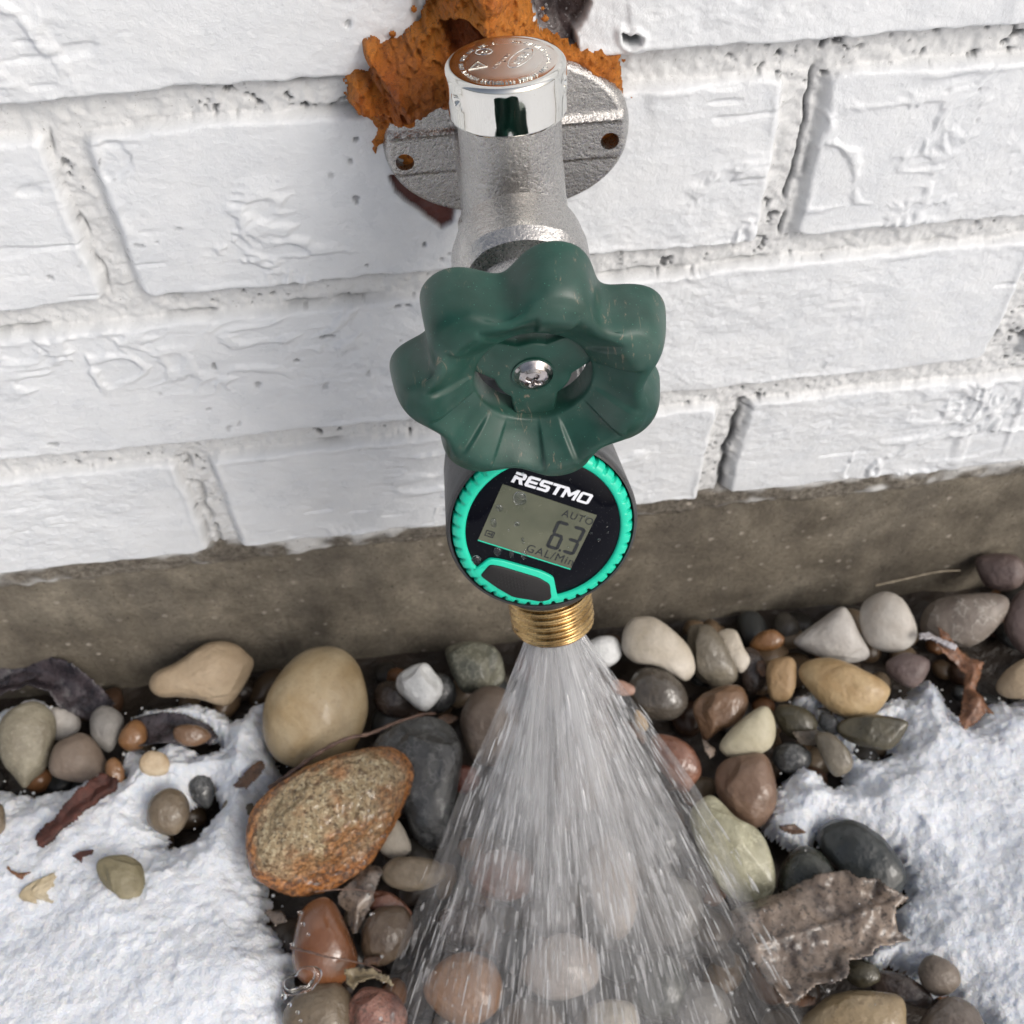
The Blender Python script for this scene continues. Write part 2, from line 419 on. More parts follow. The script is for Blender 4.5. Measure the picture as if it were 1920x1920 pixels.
# ------------------------------------------------------------------ foam
def build_foam():
    P = wallpx([(740, -420), (812, -70), (818, 0), (806, 30), (788, 62), (764, 70), (740, 88), (712, 100), (700, 84), (682, 92), (690, 112), (700, 122), (694, 150), (668, 152), (644, 172), (652, 204), (680, 214),
                (694, 232), (702, 262), (696, 290), (706, 297), (722, 278), (740, 300), (770, 345), (850, 330), (1060, 300), (1165, 300), (1150, 210), (1170, 190), (1164, 150), (1158, 118), (1120, 108), (1090, 98), (1062, 90), (1018, 68), (1004, 40), (992, 0), (985, -70), (935, -200), (900, -420)], -0.004)
    xs = np.arange(.062, .175, .00035); zs = np.arange(.235, .372, .00035)
    X, Z = np.meshgrid(xs, zs, indexing='ij')
    s = sdpoly(X, Z, P)+0.0022*fbm(X*170, Z*170, 0, 60, 3)+0.0015*fbm(X*750, Z*750, 0, 61, 3)
    Xd = X+.0016*fbm(X*150, Z*150, 0, 69, 2); Zd = Z+.0016*fbm(X*150, Z*150, 5, 69, 2)
    caul = .0052*np.sqrt(np.clip(1-worley(Xd*115, Zd*115, 1)**2, 0, 1))+.0034*np.sqrt(np.clip(1-worley(Xd*260, Zd*260, 2)**2, 0, 1))+.0017*np.sqrt(np.clip(1-worley(Xd*620, Zd*620, 3)**2, 0, 1))
    pits = smooth(.30, .16, worley(Xd*330, Zd*330, 4))*smooth(.0, .4, fbm(X*60, Z*60, 1, 66, 2))
    e = np.clip(s/0.010, 0, 1)**.6
    fl = np.array([.1215, .2765])
    df = np.hypot((X-fl[0])/.034, (Z-fl[1])/.024)              # 1 at flange rim
    lf = smooth(.004, -.004, X-fl[0])*smooth(-.001, .003, Z-fl[1])
    df = df*(1-lf)+lf*np.hypot((X-fl[0])/.037, (Z-fl[1]+.002)/.0195)
    top = .0032*lf*smooth(.96, 1.15, df)+0.0030+0.0060*smooth(0.95, 1.5, df)
    bl = np.zeros_like(X)
    rng = np.random.RandomState(4)
    blobs = [(770, 160, .0120, .0075), (705, 160, .006, .007), (740, 140, .006, .004), (800, 180, .009, .006), (835, 150, .008, .006), (900, 30, .012, .004), (950, 50, .008, .004), (1080, 130, .008, .004), (1130, 150, .008, .003), (700, 275, .003, .002), (720, 215, .006, .003)]
    for (u, v, r, a) in blobs:
        q = on_plane(u, v, 1, -.012); dd = np.hypot(X-q[0], Z-q[2]); bl = np.maximum(bl, a*np.sqrt(np.clip(1-(dd/r)**2, 0, 1)))
    sm = np.zeros_like(X)
    for i in range(620):
        cx, cz = rng.uniform(.065, .172), rng.uniform(.25, .345); r = rng.uniform(.0007, .0016) if i % 5 else rng.uniform(.0016, .0034)
        m_ = (np.abs(X-cx) < r) & (np.abs(Z-cz) < r)
        dd = np.hypot(X[m_]-cx, Z[m_]-cz); sm[m_] = np.maximum(sm[m_], r*1.0*np.sqrt(np.clip(1-(dd/r)**2, 0, 1)))
    h = e*(top+bl*smooth(.9, 1.25, df))+e*smooth(.85, 1.2, df)*(sm*1.15+caul*.75-.003-.0024*pits+0.0010*fbm(X*130, Z*130, 0, 62, 4)+0.0016*fbm(X*430, Z*430, 0, 63, 3, .6)+.0020*smooth(.2,.8,fbm(X*120+2*fbm(X*60,Z*60,0,68,2), Z*70, 4, 67, 3, ridged=True)))
    q = on_plane(872, 55, 1, -.008); dd = np.hypot((X-q[0])/.0055, (Z-q[2])/.006)
    hole = smooth(1.15, .7, dd+.2*fbm(X*300, Z*300, 0, 64, 2)); h = h-0.009*hole
    q2 = on_plane(838, 45, 1, -.006)
    fr = smooth(.1, .5, fbm(X*70, Z*70, 3, 65, 3))
    # loose crumbs stuck to the paint round the edge
    for i in range(260):
        cx, cz = rng.uniform(.068, .170), rng.uniform(.262, .34); r = rng.uniform(.0004, .0012)
        m_ = (np.abs(X-cx) < r) & (np.abs(Z-cz) < r)
        if not m_.any(): continue
        s0 = s[m_].mean()
        if not (-.0035 < s0 < .001): continue
        dd = np.hypot(X[m_]-cx, Z[m_]-cz); q_ = r*r-dd**2; v_ = np.sqrt(np.clip(q_, 0, 1))
        h[m_] = np.where(q_ > 0, np.maximum(np.where(s[m_] > 0, h[m_], 0), v_*.9), h[m_]); s[m_] = np.where(q_ > 0, np.maximum(s[m_], .0002), s[m_])
    keep = s > -0.0008
    h = np.where(s > 0, h, -0.0012)
    V = np.stack([X, -h-0.0003, Z], -1).reshape(-1, 3); F = grid_faces(len(xs), len(zs))
    kf = keep.ravel()[F].all(1); F = F[kf]
    used = np.unique(F); mp = -np.ones(len(V), int); mp[used] = np.arange(len(used))
    me = mesh_np("insulating_foam", V[used], F4=mp[F])
    vcol(me, 'rawf', np.clip(fr+.9*np.exp(-(s/.0025)**2), 0, 1).ravel()[used]); vcol(me, 'red', np.clip(hole+.6*smooth(.0035, .0075, bl)*smooth(.16, .12, X), 0, 1).ravel()[used])
    t = NT("orange foam")
    n1 = t.noise(260, 5, .65); n2 = t.noise(1800, 4, .7); n3 = t.voro(1600)
    c = t.mix(t.ramp(n1, [(.35, 0.0), (.65, 1.0)]), lin(176, 90, 16), lin(224, 132, 42))
    c = t.mix(t.math('MULTIPLY', t.attr('rawf'), .7), c, lin(216, 138, 50))
    c = t.mix(t.math('MULTIPLY', t.attr('red'), .75), c, lin(128, 46, 16))
    c = t.mix(t.math('MULTIPLY', t.ramp(n2, [(.60, 0.0), (.7, 1.0)]), .5), c, lin(100, 44, 10))
    n5 = t.noise(620, 6, .7, dist=.6); b = t.bump(n2, .0008, 1.0, t.bump(n5, .0020, .9, t.bump(n1, .0018, .9)))
    c = t.mix(t.math('MULTIPLY', t.ramp(n5, [(.34, 1.0), (.48, 0.0)]), .65), c, lin(84, 34, 8))
    t.set(Base_Color=c, Roughness=t.ramp(n1, [(.3, .45), (.7, .8)]), Normal=b, Subsurface_Weight=.08, Subsurface_Radius=(.004, .0015, .0005), Subsurface_Scale=1.0)
    link("insulating_foam", me, t.m, None, "crumbly orange expanding foam bulging from the wall behind the tap", "foam")
build_foam()
# ------------------------------------------------------------------ faucet
def mat_cast(kb):
    t = NT("cast nickel")
    n1 = t.noise(1700, 4, .6); n2 = t.noise(700, 3, .5); n3 = t.noise(60, 3)
    c = t.mix(n3, (.43, .42, .41, 1), (.56, .545, .53, 1))
    c = t.mix(t.math('MULTIPLY', t.ramp(n2, [(.62, 0.0), (.72, 1.0)]), .35), c, (.30, .27, .24, 1))
    t.set(Base_Color=c, Metallic=1.0, Roughness=t.ramp(n1, [(.3, .20), (.7, .36)]), Normal=t.bump(n1, .00040*kb, 1.0, t.bump(n2, .0005*kb, .9)))
    return t.m
CAST = mat_cast(.75); CAST2 = mat_cast(.35)
FO = on_plane(955, 275, 1, -.010)
faucet = empty("outdoor_faucet", (float(FO[0]), 0.0, float(FO[2])), (0, R_(-2.2), R_(-3.4)),
               label="cast metal frost-proof outdoor tap with silver cap and green wheel, on the brick wall", cat="faucet")
FM = Matrix.LocRotScale(Vector((float(FO[0]), 0.0, float(FO[2]))), Euler((0, R_(-2.2), R_(-3.4))), None)
EX, EOUT, EZ = np.array([1., 0, 0]), np.array([0, -1., 0]), np.array([0, 0, 1.])
def rounded(pts, r, k=5):
    p = np.array(pts, float); n = len(p); o = []
    for i in range(n):
        a, b, c = p[i-1], p[i], p[(i+1) % n]
        d1 = (a-b); l1 = np.linalg.norm(d1); d2 = (c-b); l2 = np.linalg.norm(d2); q = min(r, l1*.45, l2*.45)
        s, e = b+d1/l1*q, b+d2/l2*q
        for j in range(k+1):
            u = j/k; o.append((1-u)**2*s+2*u*(1-u)*b+u*u*e)
    return np.array(o)
def flange():
    a, b = .0354, .0248
    xs = np.linspace(-1, 1, 1)
    nr, nt = 46, 200
    T = np.linspace(0, 2*np.pi, nt, endpoint=False); Rr = np.linspace(0.02, 1, nr)**.9
    TT, RR = np.meshgrid(T, Rr, indexing='ij')
    ct, st = np.cos(TT), np.sin(TT)
    rad = (np.abs(ct)**2.15+np.abs(st)**2.15)**(-1/2.15)
    X = RR*rad*ct*a; Z = RR*rad*st*b
    edge = 1-RR
    th = .0040*np.sqrt(np.clip(edge/.05, 0, 1))+.0008
    band = smooth(-.0075, -.0068, Z)*smooth(.0062, .0054, Z)
    ridge = np.exp(-((Z-.0058)/.0009)**2)*.0009
    th = th+(.0009*band+ridge)*smooth(0, .06, edge)-.0006*smooth(.010, .024, np.abs(Z))
    Z = Z-.0022
    V = np.stack([X, -th, Z], -1).reshape(-1, 3)
    P = [tuple(f) for f in grid_faces(nt, nr, True)]
    n = len(V)
    Vb = np.stack([X[:, -1], 0*X[:, -1]+.0015, Z[:, -1]], -1)
    V = np.concatenate([V, Vb])
    for i in range(nt):
        j = (i+1) % nt; P.append((i*nr+nr-1, j*nr+nr-1, n+j, n+i))
    P.append(tuple(i*nr for i in range(nt))); P.append(tuple(n+i for i in range(nt)))
    me = mesh_np("flange", V, polys=P); fix_normals(me)
    # drill the two screw holes
    mb = MB()
    for (x, z, r) in ((-.0293, -.0050, .00265), (.0294, -.0038, .00265)):
        Vc, Pc = lathe([(r, -.02), (r, .02)], 40, cap0=True, cap1=True)
        mb.add(xf(Vc, EX, EZ, EOUT, (x, 0, z)), Pc)
    cm = mb.me("c", False); fix_normals(cm); co = bpy.data.objects.new("c", cm); COL.objects.link(co)
    r = eval_mods(me, [('BOOLEAN', dict(operation='DIFFERENCE', object=co, solver='EXACT'))])
    bpy.data.objects.remove(co)
    r.polygons.foreach_set('use_smooth', np.ones(len(r.polygons), bool)); autosmooth(r, 50)
    return r
link("mounting_flange", flange(), CAST, faucet)
ALPHA = R_(24)
OD = np.array([.060, -math.sin(ALPHA), -math.cos(ALPHA)]); OD /= np.linalg.norm(OD)   # outlet direction (local)
OO = np.array([-.0050, -.040, .0])
def body():
    mb = MB()
    def seg(prof, ez, o, seg_=72):
        ez = np.array(ez, float)/np.linalg.norm(ez); t = np.array([1., 0, 0]) if abs(ez[0]) < .9 else np.array([0, 0, 1.])
        ex = np.cross(t, ez); ex /= np.linalg.norm(ex); ey = np.cross(ez, ex)
        V, P = lathe(prof, seg_, cap0=True, cap1=True); mb.add(xf(V, ex, ey, ez, o), P)
    seg([(.0150, 0), (.0146, .02), (.0140, .030), (.0140, .040), (.0131, .052), (.0131, .064)], EOUT, (0, 0, 0))
    seg([(.0140, -.004), (.0131, .012), (.0127, .016), (.0127, .034)], EZ, (0, -.040, 0))
    seg([(.0138, 0), (.0140, .02), (.0142, .036), (.0150, .0365), (.0150, .052)], OD, OO*np.array([.3, 1, 1]))
    # web left and right blending barrel to collar
    m = mb.me("b"); fix_normals(m)
    m = eval_mods(m, [('REMESH', dict(mode='VOXEL', voxel_size=.00055)), ('SMOOTH', dict(factor=.6, iterations=10))])
    m.polygons.foreach_set('use_smooth', np.ones(len(m.polygons), bool))
    return m
link("valve_body", body(), CAST, faucet)
def bonnet():
    mb = MB()
    # hexagonal bonnet with rounded corners, big chamfer, then round gland
    prof = [(.0, .0575, 0), (.0150, .0570, .98), (.0160, .0572, 1), (.0173, .0592, 1), (.0173, .0715, 1), (.0160, .0745, .8), (.0137, .0755, .0), (.0130, .080, 0), (.0112, .0825, 0), (.0075, .0835, 0), (.0075, .088, 0), (.004, .0882, 0), (.004, .0965, 0), (0.0005, .0965, 0)]
    seg_ = 192; T = np.linspace(0, 2*np.pi, seg_, endpoint=False)
    q = T % (np.pi/3)-np.pi/6
    BLK = rounded([(.0152, .0088), (.0094, .0174), (-.0094, .0174), (-.0152, .0088), (-.0152, -.0080), (-.0096, -.0160), (.0096, -.0160), (.0152, -.0080)], .0006, 4)
    ba = np.arctan2(BLK[:, 1], BLK[:, 0]); bo = np.argsort(ba); ba = ba[bo]; br = np.hypot(BLK[:, 0], BLK[:, 1])[bo]
    hexr = np.interp((T+np.pi) % (2*np.pi)-np.pi, np.r_[ba-2*np.pi, ba, ba+2*np.pi], np.r_[br, br, br])/.0172
    V = []
    for (r, o, hx) in prof:
        rr = r*(1-hx+hx*hexr); V.append(np.stack([rr*np.cos(T), rr*0-o, rr*np.sin(T)], -1))
    V = np.stack(V, 1).reshape(-1, 3)
    P = [tuple(f) for f in grid_faces(seg_, len(prof), True)]
    me = mesh_np("bonnet", V, polys=P); fix_normals(me); autosmooth(me, 28); return me
link("bonnet_nut", bonnet(), CAST2, faucet)

# --- cap
CAPZ0, CAPZ1, CAPR = .0299, .0416, .01425
CAPC = np.array([-.0002, -.040, 0])
def leanc(V):
    V = np.array(V, float); a = R_(-4.5); z = V[:, 2]-.034; y = V[:, 1]
    return np.stack([V[:, 0], y*math.cos(a)-z*math.sin(a), .034+y*math.sin(a)+z*math.cos(a)], -1)+CAPC
def cap():
    prof = [(.0129, CAPZ0+.0002), (CAPR, CAPZ0), (CAPR, CAPZ0+.0005)]+[(CAPR, CAPZ0+.0005+(CAPZ1-CAPZ0-.0029)*i/14) for i in range(1, 15)]
    for i in range(1, 10):
        a = i/9*np.pi/2; prof.append((CAPR-.0016+.0016*math.cos(a), CAPZ1-.0016+.0016*math.sin(a)-.0))
    prof += [(CAPR-.0021, CAPZ1-.00008), (CAPR-.0026, CAPZ1-.00030), (CAPR*.5, CAPZ1-.0003), (.0003, CAPZ1-.00025)]
    dims = [R_(-146), R_(-20), R_(95)]
    def fn(T, K, r, h):
        dd = 0
        for a in dims:
            da = (T-a+np.pi) % (2*np.pi)-np.pi
            q = np.hypot(da*CAPR, h-(CAPZ0+.0068))
            dd = dd+.0010*np.exp(-(q/.0011)**4)-.00018*np.exp(-((q-.0017)/.0004)**2)
        wav = .00004*np.sin(T*5+1)*np.sin(h*700)
        return np.where(K < 18, r-dd+wav, r), h
    V, P = lathe(prof, 300, fn)
    me = mesh_np("cap", leanc(V), polys=P); vcol(me, "top", smooth(.0119, .0113, np.hypot(V[:, 0], V[:, 1]))*(V[:, 2] > .038)); fix_normals(me); return me
t = NT("bright nickel"); n1 = t.noise(700, 4, .6); n2 = t.noise(90, 3); n3 = t.noise(3000, 2)
geo = t.attr('top')
t.set(Base_Color=t.mix(t.math('MULTIPLY', t.ramp(n1, [(.58, 0.0), (.7, 1.0)]), .18), (.74, .735, .70, 1), (.58, .55, .50, 1)), Metallic=1.0,
      Roughness=t.math('ADD', t.ramp(n2, [(.3, .03), (.7, .09)]), t.math('MULTIPLY', geo, .28)), Normal=t.bump(n2, .00016, .35, t.bump(n1, .00001, .6)))
CHROME = t.m
capo = link("vacuum_breaker_cap", cap(), CHROME, faucet)
def capmarks():
    mb = MB()
    def put(V, P, cx, cy, rot, sy=1.0):
        c, s = math.cos(rot), math.sin(rot)
        Q = np.stack([cx+V[:, 0]*c-V[:, 1]*s, cy+V[:, 0]*s+V[:, 1]*c, V[:, 2]], -1)
        mb.add(leanc(Q+np.array([0, 0, CAPZ1-.00027])), P)
    def ring(cx, cy, a, b, rot, wd=.00016, k=48):
        pts = []
        T = np.linspace(0, 2*np.pi, k, endpoint=False); V = []
        for q, z in ((1, 0), (1, .00016), (1, .00016), (1, 0)):
            pass
        V0 = np.stack([(a)*np.cos(T), (b)*np.sin(T), T*0], -1); V1 = np.stack([(a-wd)*np.cos(T), (b-wd)*np.sin(T), T*0+.00012], -1)
        V2 = np.stack([(a-2*wd)*np.cos(T), (b-2*wd)*np.sin(T), T*0], -1)
        V = np.stack([V0, V1, V2], 1).reshape(-1, 3); P = [tuple(f) for f in grid_faces(k, 3, True)]
        put(V, P, cx, cy, rot)
    def txt(s, size, cx, cy, rot):
        V, P = text_mesh(s, size, .00007); put(V, P, cx, cy, rot)
    rot = R_(60)
    ring(.0037, .0010, .0053, .0023, rot); txt("PRIER", .0027, .0037, .0010, rot+math.pi)
    txt("MIN/MAX 00", .0014, -.0009, .0002, rot+math.pi)
    ring(-.0046, .0058, .0021, .0017, 0); txt("PC", .0017, -.0046, .0058, rot+math.pi)
    tri = np.array([(-.0022, -.0015), (.0022, -.0015), (.0006, .0019)])
    for sc in (1.0, .9):
        pass
    Vt = []; 
    for i in range(3):
        p, q = tri[i], tri[(i+1) % 3]; d = (q-p)/np.linalg.norm(q-p); nn = np.array([-d[1], d[0]])*.00012
        quad = [(p-nn), (q-nn), (q+nn), (p+nn)]; V, P = prism(quad, 0, .00015); put(V, P, -.0066, -.0008, R_(10))
    txt("FM", .0015, -.0066, -.0011, rot+math.pi)
    s = "GRANDVIEW, MO. U.S.A. ANTI-SIPHON FREEZELESS HYDRANT ASSE 1052 PAT. NO. 5,"
    n = len(s)
    for i, ch in enumerate(s):
        if ch == ' ': continue
        a = R_(75)-i*2*math.pi/(n+4); V, P = text_mesh(ch, .0014, .00007)
        if len(V): put(V, P, .0101*math.cos(a), .0101*math.sin(a), a-math.pi/2)
    me = mb.me("marks", False); return me
link("embossed_lettering", capmarks(), CHROME, capo)

# --- hand wheel
WO = .1078       # distance of the rim crest from the wall
def wheel():
    NL = 7; ph = R_(77)
    # (r, o rel crest, lobe amp radial, lobe amp axial)
    pr = [(.0132, -.0135, 0, 0), (.0134, -.0075, .0, 0), (.0146, -.0062, .0002, .0002), (.0165, -.0050, .0005, .0006), (.0190, -.0030, .0009, .0010), (.0215, -.0010, .0013, .0008), (.0235, .0002, .0017, .0003), (.0252, .0001, .0021, 0),
          (.0268, -.0011, .0025, 0), (.0279, -.0030, .0028, 0), (.0286, -.0055, .0031, 0), (.0291, -.0085, .0033, 0), (.0295, -.0115, .0034, 0), (.0297, -.0135, .0034, 0), (.0293, -.0141, .0034, 0), (.0285, -.0135, .0033, 0), (.0275, -.0080, .003, 0), (.0250, -.0035, .002, 0), (.0215, -.0035, .0012, 0), (.0160, -.0085, .0003, 0), (.0150, -.0135, 0, 0)]
    prs = np.array(pr)
    # densify by Catmull-Rom
    out = []
    n = len(prs)
    for i in range(n-1):
        p0, p1, p2, p3 = prs[max(i-1, 0)], prs[i], prs[i+1], prs[min(i+2, n-1)]
        for k in range(4):
            u = k/4; out.append(.5*((2*p1)+(-p0+p2)*u+(2*p0-5*p1+4*p2-p3)*u*u+(-p0+3*p1-3*p2+p3)*u**3))
    out.append(prs[-1]); prs = np.array(out)
    nt = 420; T = np.linspace(0, 2*np.pi, nt, endpoint=False)
    TT, KK = np.meshgrid(T, np.arange(len(prs)), indexing='ij')
    c = np.cos(NL*(TT-ph)); cc = c-.13*np.cos(2*NL*(TT-ph))
    r = (prs[KK, 0]+prs[KK, 2]*cc*np.where(prs[KK, 0] < .0262, .75, 1.04))*.994; o = prs[KK, 1]+prs[KK, 3]*c*.55
    # ribs running down the bowl at each lobe: flat wedge shapes
    q = ((TT-ph+np.pi/NL) % (2*np.pi/NL))-np.pi/NL
    rib = smooth(.20, .14, np.abs(q))*np.exp(-((prs[KK, 0]-.0192)/.0042)**4)*(KK < 32)
    o = o+rib*.0012
    V = np.stack([r*np.cos(TT), -(o+WO), r*np.sin(TT)], -1).reshape(-1, 3)
    P = [tuple(f) for f in grid_faces(nt, len(prs), True)]
    mb = MB(); mb.add(V, P)
    # close back ring to the inner start
    m = len(prs)
    mb.P += [(i*m+m-1, ((i+1) % nt)*m+m-1, ((i+1) % nt)*m, i*m) for i in range(nt)]
    # hub plate with three openings
    r1, r2 = .0080, .0139; ro = WO-.0082; th_ = .0032
    pts = []
    for a0 in (90, 210, 330):
        # opening centred on a0 (deg), spokes between
        for a in np.linspace(a0-22, a0+22, 9): pts.append((r1*1.12*math.cos(R_(a)), r1*1.12*math.sin(R_(a))))
        s1, s2 = a0+36, a0+84
        pts.append((r2*math.cos(R_(s1+4)), r2*math.sin(R_(s1+4))))
        for a in np.linspace(s1+6, s2-6, 8): pts.append((r2*math.cos(R_(a)), r2*math.sin(R_(a))))
        pts.append((r2*math.cos(R_(s2-4)), r2*math.sin(R_(s2-4))))
    Vp, Pp = prism(pts, -th_, 0, .0006)
    mb.add(xf(Vp, EX, EZ, EOUT, (0, -ro, 0)), Pp)
    Vb, Pb = lathe([(.0062, -.010), (.0060, -.001), (.0060, 0)], 40, cap0=True, cap1=False); mb.add(xf(Vb, EX, EZ, EOUT, (0, -ro+.0032, 0)), Pb)
    # small countersink lip round the screw
    Vb, Pb = lathe([(.0049, .0), (.0049, .0005), (.0044, .0006), (.0042, .0001)], 48); mb.add(xf(Vb, EX, EZ, EOUT, (0, -ro, 0)), Pb)
    me = mb.me("wheel"); autosmooth(me, 40); return me, ro
t = NT("green plastic"); n1 = t.noise(120, 5, .6); n2 = t.noise(1800, 3, .6); n3 = t.noise(55, 3, vec=t.scl(1, 1, 1)); v = t.voro(900)
base = t.mix(t.ramp(n1, [(.35, 0.0), (.7, 1.0)]), lin(13, 57, 47, .88), lin(24, 74, 63, .88))
scr = t.noise(420, 4, .7, vec=t.scl(1, .3, .35), dist=1.5)
sm = t.math('MULTIPLY', t.ramp(scr, [(.60, 0.0), (.66, 1.0)]), t.ramp(n3, [(.47, 0.0), (.58, 1.0)]))
base = t.mix(t.math('MULTIPLY', sm, .55), base, lin(150, 128, 108))
base = t.mix(t.math('MULTIPLY', t.ramp(n3, [(.45, 0.0), (.70, 1.0)]), .20), base, lin(112, 128, 122))
base = t.mix(t.ramp(v, [(.05, .7), (.085, 0.0)]), base, lin(95, 175, 150))
t.set(Base_Color=base, Roughness=t.ramp(n1, [(.3, .33), (.7, .50)]), Specular_IOR_Level=.5, Normal=t.bump(n2, .00004, .6, t.bump(n1, .0002, .3)))
GREEN = t.m
wme, WRO = wheel()
wh = link("hand_wheel", wme, GREEN, faucet)
def screw():
    prof = [(.0047, 0), (.0047, .0004), (.0039, .0011), (.0033, .0018), (.0024, .0023), (.0014, .0026), (.0004, .0027)]
    def fn(T, K, r, h):
        # cross recess
        x, y = r*np.cos(T+.5), r*np.sin(T+.5)
        s = np.maximum(np.exp(-(x/.00042)**4)*(np.abs(y) < .0019), np.exp(-(y/.00042)**4)*(np.abs(x) < .0019))
        return r, h-s*.0011*(r < .0026)
    pr = []
    for i in range(len(prof)-1):
        for k in range(5):
            u = k/5; pr.append((prof[i][0]*(1-u)+prof[i+1][0]*u, prof[i][1]*(1-u)+prof[i+1][1]*u))
    pr.append(prof[-1])
    V, P = lathe(pr, 96, fn); me = mesh_np("screw", xf(V, EX, EZ, EOUT, (0, -WRO, 0)), polys=P); fix_normals(me); return me
t = NT("steel screw"); n1 = t.noise(900, 3); t.set(Base_Color=t.mix(n1, (.30, .27, .27, 1), (.62, .59, .58, 1)), Metallic=1.0, Roughness=.16, Normal=t.bump(t.noise(350, 2), .0003, .6)); 
link("screw", screw(), t.m, wh)

# ------------------------------------------------------------------ flow meter
lw = lambda p: np.array((FM @ Vector([float(c) for c in p]))[:])
ld = lambda d: np.array((FM.to_3x3() @ Vector([float(c) for c in d]))[:])
AX = ld(OD)                                              # axis down
OW = lw(OO)
NRM = np.array([0.0, -1.0, 0.0]); NRM = NRM-AX*np.dot(NRM, AX); NRM /= np.linalg.norm(NRM)   # face normal
RT = np.cross(NRM, -AX); RT = RT/np.linalg.norm(RT)
if RT[0] < 0: RT = -RT
UP = -AX
FACE_D, FACE_R = .0245, .0254
# face centre: on the outlet axis at s along, pushed out along the normal; solved from where it shows
best = None
for s_ in np.linspace(.05, .14, 400):
    c = OW+AX*s_+NRM*FACE_D; d = c-CAM; z = d@CF; uv = (960+FPX*(d@CR)/z, 960-FPX*(d@CU)/z)
    e = abs(uv[1]-996)
    if best is None or e < best[0]: best = (e, s_, uv, FPX/z)
S_F = best[1]
print("meter face s", S_F, best)
FC = OW+AX*S_F+NRM*FACE_D
meter = empty("water_flow_meter", tuple(float(x) for x in FC), label="round digital water meter with turquoise rim showing 6.3, screwed under the green wheel", cat="water meter")
def mw_(V, o=(0, 0, 0)): return xf(np.asarray(V, float), RT, UP, NRM, o)     # dial frame -> offset from FC
SEG = 220
def housing():
    mb = MB()
    V, P = lathe([(.0230, -.052), (.0262, -.049), (.0268, -.040), (.0270, -.006), (.02705, -.0035), (.0266, -.0022), (.0259, -.0020), (.0257, -.0042)], SEG, cap0=True); mb.add(mw_(V), P)
    # inlet collar along the axis (up) and outlet neck (down)
    V, P = lathe([(.0175, .020), (.0182, .026), (.0182, .040), (.0172, .043), (.012, .043)], 96,
                 lambda T, K, r, h: (r+.0005*np.sign(np.sin(T*22))*((K > 0) & (K < 3)), h), cap1=True)
    mb.add(xf(V, RT, NRM, UP, -NRM*FACE_D), P)
    V, P = lathe([(.0165, -.020), (.0160, -.0300), (.0138, -.0335)], 96); mb.add(xf(V, RT, NRM, UP, -NRM*FACE_D), P)
    me = mb.me("housing"); fix_normals(me); autosmooth(me, 35); return me
t = NT("dark grey plastic"); n1 = t.noise(1500, 3); n2 = t.noise(60, 3); v = t.voro(700)
t.set(Base_Color=t.mix(t.ramp(n2, [(.35, 0.0), (.65, 1.0)]), (.020, .021, .023, 1), (.045, .046, .05, 1)), Roughness=t.ramp(n2, [(.3, .28), (.7, .5)]), Normal=t.bump(n1, .00008, .6, t.bump(t.ramp(v, [(0.0, 1.0), (.25, 0.0)]), .0003, .5)))
link("housing", housing(), t.m, meter)
def px2dial(u, v, off=0.0):
    q = on_gplane(u, v, FC+NRM*off, NRM)-FC
    return (float(q@RT), float(q@UP))
# teal ring with scalloped outer edge
def tealring():
    nt = 960; T = np.linspace(0, 2*np.pi, nt, endpoint=False)
    rin = .0221
    pr = [(rin-.0012, -.003, 0), (rin-.0003, -.0004, 0), (rin, -.0001, 0), (.0229, 0, 0.0), (.0238, -.0002, .4), (.0243, -.0005, .8), (.0250, -.0012, 1.0), (.0253, -.0020, 1.0), (.0254, -.0045, 1.0)]
    prs = np.array(pr); TT, KK = np.meshgrid(T, np.arange(len(prs)), indexing='ij')
    NS = 42; c = .5-.5*np.cos(NS*TT); sc = smooth(.62, .97, c)
    r = prs[KK, 0]-prs[KK, 2]*.00075*sc; h = prs[KK, 1]-prs[KK, 2]*.0002*sc*(prs[KK, 0] < .0252)
    V = np.stack([r*np.cos(TT), r*np.sin(TT), h], -1).reshape(-1, 3)
    mb = MB(); mb.add(mw_(V), [tuple(f) for f in grid_faces(nt, len(prs), True)])
    return mb
def outline(pts, sub=8):
    """closed Catmull-Rom through points"""
    p = np.array(pts, float); n = len(p); o = []
    for i in range(n):
        a, b, c, d = p[i-1], p[i], p[(i+1) % n], p[(i+2) % n]
        for k in range(sub):
            u = k/sub; o.append(.5*((2*b)+(-a+c)*u+(2*a-5*b+4*c-d)*u*u+(-a+3*b-3*c+d)*u**3))
    return np.array(o)
mb = tealring()
# teal surround of the button
BT = [px2dial(*p) for p in [(918, 1057), (938, 1060), (1011, 1082), (1031, 1094), (1034, 1122), (1015, 1127), (961, 1118), (930, 1100), (900, 1078)]]
SUR = [px2dial(*p) for p in [(917, 1047), (940, 1050), (1015, 1071), (1038, 1082), (1044, 1112), (1052, 1138), (1000, 1146), (940, 1132), (888, 1094), (876, 1070), (893, 1066)]]
Vp, Pp = prism(rounded(SUR, .0012), -.003, .0003, .0003); 
# keep the surround within the ring
rad = np.hypot(Vp[:, 0], Vp[:, 1]); f_ = np.minimum(1, .0226/rad); Vp[:, 0] *= f_; Vp[:, 1] *= f_
mb.add(mw_(Vp), Pp)
tm = mb.me("ring"); fix_normals(tm); autosmooth(tm, 50)
t = NT("turquoise plastic"); n2 = t.noise(200, 3); n1 = t.noise(1500, 3)
t.set(Base_Color=t.mix(n2, lin(16, 196, 160, .95), lin(26, 206, 172, .95)), Roughness=.32, Normal=t.bump(n1, .00005, .5), Subsurface_Weight=.0)
link("bezel_ring", tm, t.m, meter)
